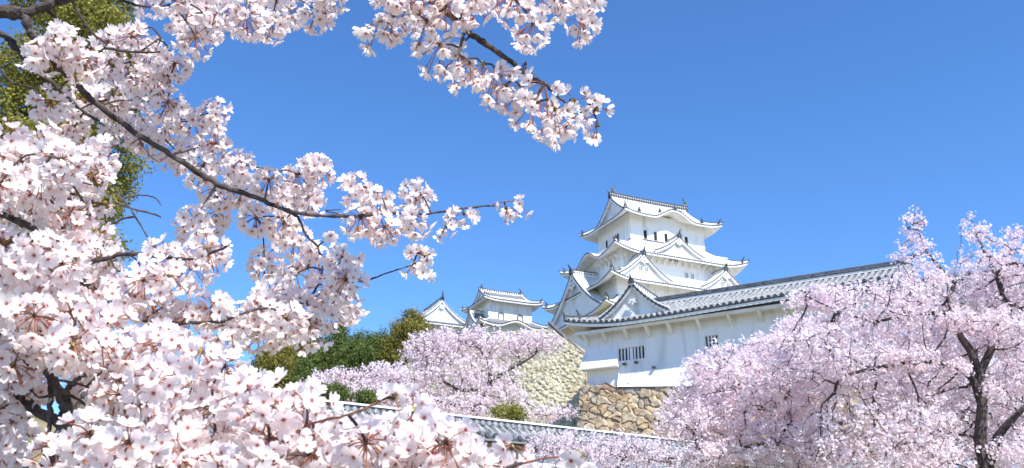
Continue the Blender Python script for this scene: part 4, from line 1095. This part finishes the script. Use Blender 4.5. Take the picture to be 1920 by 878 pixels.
NFV, NFQ, NFC = near_flower()
CFV = near_flower(.62)[0] * np.array([.82, .82, 1]); BFV = near_flower(.9)[0] * np.array([.26, .26, .62])
def heart():                      # stamens and the red eye in front, calyx star behind
    V, T, c = [], [], []
    for k in range(11):
        a = k * 2 * np.pi / 11 + .2; d = np.array([math.cos(a), math.sin(a), 0]); q = np.array([-d[1], d[0], 0]); b = len(V)
        l = .24 + .07 * (k % 3)
        V += [q * .014 + np.array([0, 0, .10]), -q * .014 + np.array([0, 0, .10]), d * l + np.array([0, 0, .40])]
        T.append((b, b + 1, b + 2)); c += [0, 0, .1]
        b = len(V); e_ = d * l + np.array([0, 0, .40])
        V += [e_ + q * .028, e_ - q * .028, e_ + d * .05]; T.append((b, b + 1, b + 2)); c += [1, 1, 1]
    b = len(V); V.append(np.array([0, 0, .115])); c.append(0)
    for k in range(10):
        a = k * 2 * np.pi / 10; rr = .19 if k % 2 == 0 else .08; V.append(np.array([rr * math.cos(a), rr * math.sin(a), .175 if k % 2 == 0 else .135])); c.append(0)
    T += [(b, b + 1 + k, b + 1 + (k + 1) % 10) for k in range(10)]
    b = len(V); V.append(np.array([0, 0, -.06])); c.append(0)
    for k in range(10):
        a = (k + 1) * 2 * np.pi / 10; rr = .36 if k % 2 == 0 else .10; V.append(np.array([rr * math.cos(a), rr * math.sin(a), .10 if k % 2 == 0 else .02])); c.append(0)
    T += [(b, b + 1 + (k + 1) % 10, b + 1 + k) for k in range(10)]
    return np.array(V) * .5, np.array(T), np.array(c)
HV, HT, HC = heart()

def catmull(P, per=6):
    P = np.asarray(P, float); Q = np.concatenate([[2 * P[0] - P[1]], P, [2 * P[-1] - P[-2]]]); out = []
    for i in range(1, len(Q) - 2):
        for t in np.arange(per) / per:
            out.append(.5 * ((2 * Q[i]) + (-Q[i - 1] + Q[i + 1]) * t + (2 * Q[i - 1] - 5 * Q[i] + 4 * Q[i + 1] - Q[i + 2]) * t * t + (-Q[i - 1] + 3 * Q[i] - 3 * Q[i + 1] + Q[i + 2]) * t ** 3))
    out.append(Q[-2]); return np.array(out)

class Bough:
    """one limb of a near tree: wood, twigs, flower clusters"""
    def __init__(s, seed, cup=.3):
        s.r = np.random.default_rng(seed); s.wood = MB(); s.pts = []; s.poms = []; s.shoots = []; s.cup = cup
    def limb(s, pts, w0, w1, shoot=False, knots=True):
        """pts (px, py, Y); w0,w1 diameter in photograph pixels at those depths"""
        P = catmull([pix(*p) for p in pts], 6); n = len(P)
        Ys = P[:, 1]; w = np.linspace(w0, w1, n) * Ys / F * .5
        P = P + s.r.normal(size=P.shape) * (w * .22)[:, None]
        w = w * (1 + s.r.normal(size=n) * .10)
        tgt = MB() if shoot else s.wood
        if shoot: s.shoots.append(tgt)
        tgt.tube(P, np.maximum(w, .0012), 9 if w0 > 8 else 6)
        s.pts.append(P); return s
    def pom(s, px, py, Y, nf=13, spread=1.0, down=0.0, ln=.038, size=.045, face=None, drop=None):
        s.poms.append((pix(px, py, Y), nf, spread, down, ln, size, face)); return s
    def fill(s, poly, Y, dY, gap, nf=13, holes=(), down=.1, size=.045, ln=.042, keep=1.0):
        """cluster centres through an outline in the photograph, a distance apart; Y may be a function of (px, py)"""
        poly = np.asarray(poly, float); x0, y0 = poly.min(0); x1, y1 = poly.max(0); got = []
        def inside(p, pl):
            x, y = p; c_ = False; j = len(pl) - 1
            for i in range(len(pl)):
                if (pl[i][1] > y) != (pl[j][1] > y) and x < (pl[j][0] - pl[i][0]) * (y - pl[i][1]) / (pl[j][1] - pl[i][1]) + pl[i][0]: c_ = not c_
                j = i
            return c_
        gap *= 1.5; nf += 7
        for _ in range(9000):
            p = (s.r.uniform(x0, x1), s.r.uniform(y0, y1))
            if not inside(p, poly) or any(inside(p, h) for h in holes): continue
            if any((p[0] - q[0]) ** 2 + (p[1] - q[1]) ** 2 < gap * gap for q in got): continue
            got.append(p)
        for p in got:
            if s.r.random() > keep: continue
            yy = (Y(*p) if callable(Y) else Y) + s.r.uniform(-1.2 * dY, 1.2 * dY)
            s.pom(p[0], p[1], yy, nf + int(s.r.integers(0, 7)), 1.0, down, ln, size)
        return s
    def build(s, tree, label=None):
        base = np.array(tree.location); r = s.r
        fl_pos, fl_d, fl_s, fl_t = [], [], [], []
        st = MB(); allp = np.concatenate(s.pts)
        for c_, nf, sp, down, ln, size, face in s.poms:
            D = np.linalg.norm(allp - c_, axis=1); j = D.argmin(); a = allp[j]
            if D[j] > .02:                      # twig to the nearest wood, arching
                d_ = c_ - a; mid = a + d_ * .5 + np.array([0, 0, .12 * D[j]]) + r.normal(size=3) * .08 * D[j]
                tw = catmull([a, mid, c_], 4); s.wood.tube(tw, np.linspace(.0030, .0018, len(tw)), 5)
                if D[j] < .5: allp = np.concatenate([allp, tw])
            s.wood.tube([c_ + np.array([0, 0, -.004]), c_, c_ + np.array([0, 0, .006])], [.003, .0048, .002], 5)
            n = max(1, nf); d = unit(r.normal(size=(n * 4, 3)) + np.array([0, 0, -down]))
            if face is not None: d = unit(d * sp + np.asarray(face))
            lf = unit(r.normal(size=(4, 3)) + np.array([0, 0, .5])); bl = r.uniform(.008, .02, 4)
            scatter(st, LEAF[0] * np.array([1, .8, 1]), LEAF[1], None, np.ones(4), look_rot(lf, r), c_ + lf * .006, bl, np.full(4, .9))
            keep_ = []                          # spread the flowers over the ball
            for v in d:
                if all(v @ w < .87 for w in keep_): keep_.append(v)
                if len(keep_) == n: break
            d = np.array(keep_); n = len(d)
            l = ln * r.uniform(.75, 1.2, n); p = c_ + d * l[:, None] + np.array([0, 0, -.010]) * (l / .036)[:, None]
            nd = unit(d + r.normal(size=d.shape) * .28 + np.array([0, 0, -.10]))
            tint = np.clip(r.random() * .5 + r.random(n) * .5, 0, 1)
            fl_pos.append(p); fl_d.append(nd); fl_s.append(size * r.uniform(.74, 1.14, n)); fl_t.append(tint)
            for k in range(n):
                b0 = c_; e_ = p[k] - nd[k] * size * .05; m_ = (b0 + e_) / 2 + np.array([0, 0, .004])
                st.tube([b0, m_, e_], [.0008, .0009, .0016], 4)
        pos, d, sc, ti = np.concatenate(fl_pos), np.concatenate(fl_d), np.concatenate(fl_s), np.concatenate(fl_t)
        n = len(pos); rot = look_rot(d, r)
        nst = st.n
        Cs = np.concatenate(st.C); Cs[Cs[:, 1] < .6, 1] = .30; st.C = [Cs]
        w = s.wood.build('bough', M['bark'], None)
        w.parent = tree; w.data.transform(Matrix.Translation(Vector(-base)))
        if label: w['label'] = label
        mb = MB(); rb = r.random(n); bu = rb > .94; cu = (rb < s.cup) & ~bu; op = ~cu & ~bu; scatter(mb, NFV, NFQ, None, NFC, rot[op], pos[op] - base, sc[op], ti[op]); scatter(mb, CFV, NFQ, None, NFC, rot[cu], pos[cu] - base, sc[cu], ti[cu]); scatter(mb, BFV, NFQ, None, NFC * .22 + .08, rot[bu], pos[bu] - base, sc[bu], ti[bu]); mb.build('blossoms', M['petal'], w, smooth=True, attr=True)
        # hearts: stamens yellow-green (1) and red eye/calyx (0)
        k_ = len(HV); V = np.einsum('nij,kj->nki', rot, HV) * sc[:, None, None] + pos[:, None]
        T = (HT[None] + (np.arange(n) * k_)[:, None, None]).reshape(-1, 3)
        C = np.ones((n, k_, 4)); C[..., 0] = 1; C[..., 1] = HC[None] * .9 + r.random((n, 1)) * .25
        st.add(V.reshape(-1, 3), None, T, 0, C.reshape(-1, 4))
        so = st.build('flower_stalks', M['stalk'], w, attr=True); so.data.transform(Matrix.Translation(Vector(-base)))
        for q in s.shoots:
            sh = q.build('young_shoot', M['shoot'], w); sh.data.transform(Matrix.Translation(Vector(-base)))
        print('bough', label, 'flowers', n)
        return w

# --- tree A: overhead cherry, trunk standing left of the view
A = empty('cherry_tree', (-2.75, 2.0, 0))
tag(A, 'near cherry tree whose dark main bough sweeps down from the upper left corner', 'cherry tree')
mb = MB(); P = catmull([(0, 0, -.3), (.05, .02, .9), (.12, 0, 1.9), (.28, .05, 2.6), pix(-420, 70, 1.95) - np.array(A.location)], 5); mb.tube(P, np.linspace(.17, .03, len(P)), 12); mb.build('trunk', M['bark'], A)
dA = lambda x, y: 2.30 + .62 * np.clip(x / 1000, 0, 1)
B1 = Bough(21)
B1.limb([(-420, 75, 1.95), (-200, 40, 2.0), (0, 24, 2.05), (45, 24, 2.05), (95, 8, 2.05), (150, -12, 2.05), (260, -60, 2.05)], 34, 17)
B1.limb([(46, 28, 2.05), (58, 62, 2.05), (92, 102, 2.1), (140, 155, 2.15), (190, 200, 2.2), (250, 245, 2.25), (320, 290, 2.3), (390, 335, 2.35), (440, 357, 2.4), (490, 375, 2.43), (530, 392, 2.46), (580, 403, 2.5), (650, 406, 2.55), (740, 400, 2.6), (800, 402, 2.65)], 17, 5)
B1.limb([(800, 402, 2.65), (850, 394, 2.68), (900, 387, 2.7), (930, 386, 2.72)], 4.5, 3); B1.limb([(920, 386, 2.7), (935, 380, 2.7), (972, 376, 2.7)], 3, 2, True)
B1.limb([(530, 392, 2.46), (558, 408, 2.46), (574, 440, 2.46), (596, 462, 2.46)], 6, 4)
B1.limb([(655, 405, 2.55), (610, 396, 2.52), (640, 393, 2.52)], 3, 2)
B1.limb([(190, 200, 2.2), (215, 190, 2.2), (248, 188, 2.2)], 5, 2.5); B1.limb([(320, 290, 2.3), (350, 283, 2.3), (372, 276, 2.3)], 5, 2.5)
B1.limb([(250, 245, 2.25), (280, 290, 2.25), (300, 305, 2.25)], 4, 2)
B1.limb([(85, 15, 2.05), (140, 66, 2.1), (200, 90, 2.15), (255, 98, 2.2), (300, 98, 2.2)], 8, 4); B1.limb([(130, -5, 2.05), (170, 58, 2.1), (202, 84, 2.14)], 6, 4)
B1.fill([(250, 50), (325, 75), (345, 110), (335, 150), (300, 165), (350, 185), (410, 200), (410, 215), (380, 235), (455, 275), (500, 310), (545, 318), (590, 300), (615, 320), (610, 365), (575, 385), (550, 395), (535, 425), (500, 425), (450, 390), (420, 395), (370, 415), (350, 420), (348, 400), (375, 375), (340, 305), (300, 270), (225, 250), (180, 210), (165, 180), (195, 150), (180, 120), (200, 70)], dA, .13, 28, 14)
B1.fill([(75, 70), (150, 75), (165, 115), (110, 120), (80, 100)], 2.15, .1, 30, 13); B1.fill([(70, 190), (150, 190), (165, 230), (120, 235)], 2.2, .1, 30, 12)
B1.fill([(665, 350), (725, 345), (800, 355), (815, 395), (770, 435), (710, 435), (680, 425), (668, 390)], 2.6, .1, 32, 14)
for x, y in ((848, 410), (838, 425), (870, 402)): B1.pom(x, y, 2.68, 5, ln=.028)
B1.pom(950, 392, 2.7, 6, ln=.03, down=.5); B1.pom(978, 385, 2.7, 5, ln=.025); B1.pom(622, 436, 2.45, 1, ln=.02)
B1.fill([(500, 470), (540, 445), (600, 445), (640, 465), (675, 480), (670, 500), (640, 540), (670, 560), (665, 575), (620, 580), (575, 620), (540, 620), (505, 600), (500, 560), (480, 500)], 2.45, .14, 26, 14)
B1.limb([(596, 462, 2.46), (605, 500, 2.46), (590, 545, 2.46), (560, 570, 2.46), (520, 574, 2.45), (480, 578, 2.44)], 5, 4); B1.limb([(500, 545, 2.44), (510, 560, 2.45), (525, 572, 2.45)], 4, 3)
B1.limb([(640, 530, 2.46), (685, 526, 2.46), (730, 511, 2.48), (775, 496, 2.5)], 4, 2.5)
for x, y in ((785, 470), (778, 495), (797, 482), (790, 512)): B1.pom(x, y, 2.5, 4, ln=.024)
B1.build(A)
B2 = Bough(22, .7)   # upper band and the hanging spray
B2.limb([(-420, 60, 1.95), (-150, -120, 2.0), (150, -110, 2.05), (420, -70, 2.1), (560, -110, 2.1), (720, -90, 2.05), (778, -20, 2.0), (800, -5, 2.0), (870, 52, 2.0), (905, 78, 2.02), (950, 110, 2.04), (988, 142, 2.06), (1020, 158, 2.07), (1050, 185, 2.08), (1085, 212, 2.1)], 30, 4)
B2.limb([(420, -70, 2.1), (330, -30, 2.12), (225, 0, 2.15)], 10, 6); B2.limb([(225, 0, 2.15), (268, 12, 2.15), (312, 11, 2.15), (350, 5, 2.2)], 6, 4); B2.limb([(778, -20, 2.0), (776, 10, 1.98), (775, 24, 1.97)], 8, 6); B2.limb([(720, -90, 2.05), (860, -70, 2.05), (960, -20, 2.05), (1010, -15, 2.05), (1075, -8, 2.05)], 8, 4)
B2.limb([(872, 54, 2.0), (866, 80, 1.98), (860, 102, 1.97)], 8, 6)
B2.fill([(250, 0), (330, -40), (620, -40), (625, 10), (560, 40), (500, 42), (440, 35), (400, 55), (365, 45), (300, 25)], 2.2, .15, 28, 14)
B2.fill([(360, 60), (395, 62), (400, 72), (365, 72)], 2.2, .05, 30, 9)
hang = dict(down=1.1)
for x, y, nf in ((775, 25, 13), (738, 30, 9), (712, 40, 9), (800, 40, 10), (860, 104, 14), (825, 85, 10), (880, 118, 10), (905, 120, 9), (930, 140, 11), (950, 160, 10), (975, 160, 8), (1020, 158, 10), (1000, 195, 11), (1040, 205, 10), (1075, 190, 8)):
    B2.pom(x, y, 2.0 + B2.r.uniform(-.06, .06), nf, 1.0, 1.2, .050)
for x, y, nf in ((1118, 205, 5), (1100, 180, 3), (985, 120, 3), (1120, 235, 3), (1050, 245, 7), (1035, 235, 6)): B2.pom(x, y, 2.08, nf, 1.0, .6, .03)
B2.fill([(700, -20), (830, -20), (930, -20), (900, 30), (860, 30), (820, 5), (740, 5)], 2.02, .1, 30, 13, down=.7)
B2.fill([(960, -20), (1110, -20), (1115, 35), (1075, 50), (1020, 50), (975, 40), (960, 10)], 2.05, .12, 31, 12, down=1.0, ln=.042)
B2.build(A)
B3 = Bough(23)   # boughs at the left
B3.limb([(-420, 80, 1.95), (-250, 60, 2.1), (-80, 20, 2.2), (0, 62, 2.2), (30, 88, 2.2), (62, 126, 2.22), (110, 166, 2.25), (150, 205, 2.27), (186, 228, 2.28)], 24, 5)
B3.limb([(60, 122, 2.22), (66, 160, 2.3), (78, 215, 2.3)], 4, 2.5); B3.limb([(0, 130, 2.4), (25, 155, 2.4), (60, 165, 2.4), (85, 190, 2.4), (102, 225, 2.4)], 4, 2.5); B3.limb([(62, 112, 2.22), (100, 115, 2.22), (160, 125, 2.2), (178, 138, 2.2)], 4, 2)
B3.limb([(-250, 250, 2.2), (-60, 330, 2.1), (65, 355, 2.1), (110, 366, 2.1), (156, 379, 2.1)], 14, 6); B3.limb([(92, 362, 2.1), (128, 339, 2.1), (172, 347, 2.1)], 7, 3)
B3.limb([(-80, 20, 2.2), (-170, 140, 2.2), (-250, 250, 2.2)], 18, 14)
B3.limb([(185, 335, 2.2), (214, 362, 2.2), (240, 385, 2.2), (268, 430, 2.2), (292, 472, 2.2)], 5, 3); B3.limb([(215, 380, 2.2), (250, 392, 2.2), (290, 402, 2.2), (302, 408, 2.2)], 5, 3); B3.limb([(232, 372, 2.2), (262, 366, 2.2), (290, 371, 2.2), (302, 385, 2.2)], 4, 2)
B3.limb([(100, 360, 2.1), (150, 330, 2.15), (190, 338, 2.2)], 6, 5)
B3.fill([(-30, 250), (25, 245), (70, 235), (110, 245), (130, 290), (110, 330), (60, 345), (0, 350), (-30, 330)], 1.95, .12, 29, 15)
B3.fill([(140, 245), (200, 275), (205, 320), (195, 355), (190, 385), (200, 420), (150, 410), (110, 395), (60, 385), (0, 370), (-20, 395), (-20, 340), (110, 300)], 2.2, .16, 29, 14)
B3.fill([(20, 390), (130, 400), (210, 420), (205, 445), (150, 455), (120, 430)], 2.3, .1, 31, 13)
B3.build(A)

# --- tree B: lower left, gnarled trunk just inside the view
bp = pix(105, 1250, 1.75)
Bt = empty('cherry_tree', (bp[0], 1.75, 0))
tag(Bt, 'nearest cherry tree, gnarled dark trunk low at the left, large white blossoms along the bottom', 'cherry tree')
mb = MB()
P = catmull([np.array([bp[0] - .06, 1.85, -.3]), np.array([bp[0] - .02, 1.8, .8]), pix(95, 1000, 1.85), pix(105, 878, 1.85), pix(122, 800, 1.85), pix(124, 765, 1.86), pix(110, 735, 1.86), pix(88, 694, 1.87)], 6) - np.array(Bt.location)
rr = np.interp(np.linspace(0, 1, len(P)), [0, .3, .5, .7, 1], [.13, .07, .016, .013, .009]); mb.tube(P, rr * (1 + .15 * np.sin(np.arange(len(P)) * 2.3)), 10); mb.build('trunk', M['bark'], Bt)
C1 = Bough(31)   # left, middle height
C1.limb([(122, 800, 1.85), (60, 760, 1.95), (-60, 640, 2.05), (-120, 500, 2.1), (-60, 400, 2.1), (0, 402, 2.1), (60, 428, 2.1), (100, 470, 2.1), (130, 512, 2.1), (160, 496, 2.1), (200, 485, 2.1), (240, 476, 2.1), (300, 482, 2.1), (360, 486, 2.1), (408, 470, 2.1), (430, 459, 2.1)], 20, 4)
C1.limb([(205, 484, 2.1), (218, 505, 2.1), (235, 512, 2.1)], 5, 3); C1.limb([(240, 476, 2.1), (258, 490, 2.1), (264, 505, 2.1)], 4, 3)
C1.limb([(-60, 640, 2.05), (-30, 580, 1.95), (0, 592, 1.9), (25, 608, 1.88), (46, 624, 1.86)], 16, 12); C1.limb([(20, 604, 1.88), (40, 592, 1.88), (56, 588, 1.88)], 6, 4)
C1.limb([(130, 512, 2.1), (180, 545, 2.15), (228, 574, 2.15), (245, 594, 2.15), (290, 603, 2.15), (350, 606, 2.15), (420, 602, 2.15)], 11, 6); C1.limb([(290, 603, 2.15), (262, 625, 2.15), (212, 645, 2.15)], 4, 2.5); C1.limb([(262, 603, 2.15), (285, 590, 2.15), (305, 575, 2.15)], 4, 2.5)
C1.limb([(420, 602, 2.15), (450, 590, 2.2), (485, 578, 2.3)], 6, 4)
C1.fill([(-20, 460), (30, 450), (80, 460), (115, 480), (125, 520), (90, 550), (30, 560), (-20, 550)], 1.85, .1, 29, 15)
C1.fill([(140, 470), (200, 455), (195, 480), (250, 510), (300, 520), (260, 545), (200, 560), (150, 540), (130, 510)], 2.12, .14, 29, 13)
C1.fill([(285, 470), (330, 465), (390, 465), (395, 510), (370, 525), (310, 518), (285, 495)], 2.1, .08, 30, 13)
C1.fill([(265, 560), (320, 560), (395, 570), (440, 585), (470, 600), (460, 640), (440, 625), (380, 620), (320, 600), (290, 585)], 2.2, .12, 29, 13)
C1.fill([(440, 600), (500, 570), (540, 580), (545, 610), (500, 615), (470, 640)], 2.35, .1, 29, 13)
C1.fill([(60, 560), (190, 570), (215, 600), (200, 640), (215, 660), (180, 680), (110, 660), (60, 630)], 1.8, .1, 29, 14)
C1.fill([(-20, 560), (40, 570), (50, 640), (40, 690), (60, 720), (0, 740), (-20, 720)], 2.0, .15, 30, 13)
C1.build(Bt)
C2 = Bough(32)   # bottom mass
C2.limb([(122, 800, 1.85), (128, 768, 1.84), (122, 738, 1.82), (140, 716, 1.8), (160, 702, 1.8)], 16, 8); C2.limb([(96, 715, 1.86), (94, 760, 1.86), (92, 800, 1.86), (80, 850, 1.86)], 11, 8)
C2.limb([(88, 694, 1.87), (60, 690, 1.87), (40, 672, 1.87), (24, 658, 1.87)], 6, 3); C2.limb([(110, 735, 1.86), (75, 745, 1.86), (58, 732, 1.86)], 6, 3); C2.limb([(130, 740, 1.84), (160, 760, 1.84), (185, 800, 1.84)], 5, 3); C2.limb([(105, 712, 1.84), (145, 720, 1.84), (168, 728, 1.84)], 6, 3)
C2.limb([(105, 878, 1.85), (220, 900, 1.75), (380, 905, 1.65), (560, 900, 1.6), (760, 905, 1.56), (900, 892, 1.55), (980, 868, 1.54)], 20, 6); C2.limb([(970, 872, 1.54), (1010, 862, 1.54), (1060, 855, 1.54)], 5, 3, True)
C2.limb([(300, 900, 1.7), (290, 830, 1.72), (272, 790, 1.75), (262, 762, 1.77)], 7, 4)
C2.limb([(560, 900, 1.6), (545, 850, 1.6), (570, 800, 1.6)], 7, 6); C2.limb([(570, 800, 1.6), (600, 790, 1.5), (645, 780, 1.46), (690, 764, 1.45), (716, 748, 1.45)], 6, 5, True)
C2.fill([(215, 640), (260, 620), (340, 625), (420, 640), (455, 680), (470, 740), (480, 800), (440, 850), (360, 850), (310, 800), (240, 770), (210, 700)], 1.8, .16, 31, 15)
C2.fill([(150, 690), (215, 680), (240, 770), (180, 760), (150, 730)], 1.9, .1, 32, 12)
C2.fill([(-20, 760), (30, 780), (100, 830), (110, 900), (-20, 900)], 1.95, .12, 34, 11); C2.fill([(140, 810), (230, 800), (310, 830), (420, 860), (480, 900), (120, 900)], 1.6, .1, 32, 14)
C2.fill([(505, 760), (560, 735), (590, 780), (640, 800), (720, 790), (780, 790), (810, 815), (870, 825), (900, 850), (960, 885), (960, 920), (480, 920), (480, 800)], 1.58, .1, 33, 15)
C2.pom(738, 745, 1.46, 3, ln=.02); C2.pom(775, 770, 1.6, 4, ln=.035); C2.pom(880, 815, 1.55, 3, ln=.02); C2.pom(1082, 850, 1.5, 3, ln=.015); C2.pom(960, 840, 1.56, 4, ln=.03); C2.pom(530, 735, 1.65, 6, ln=.03)
C2.build(Bt)
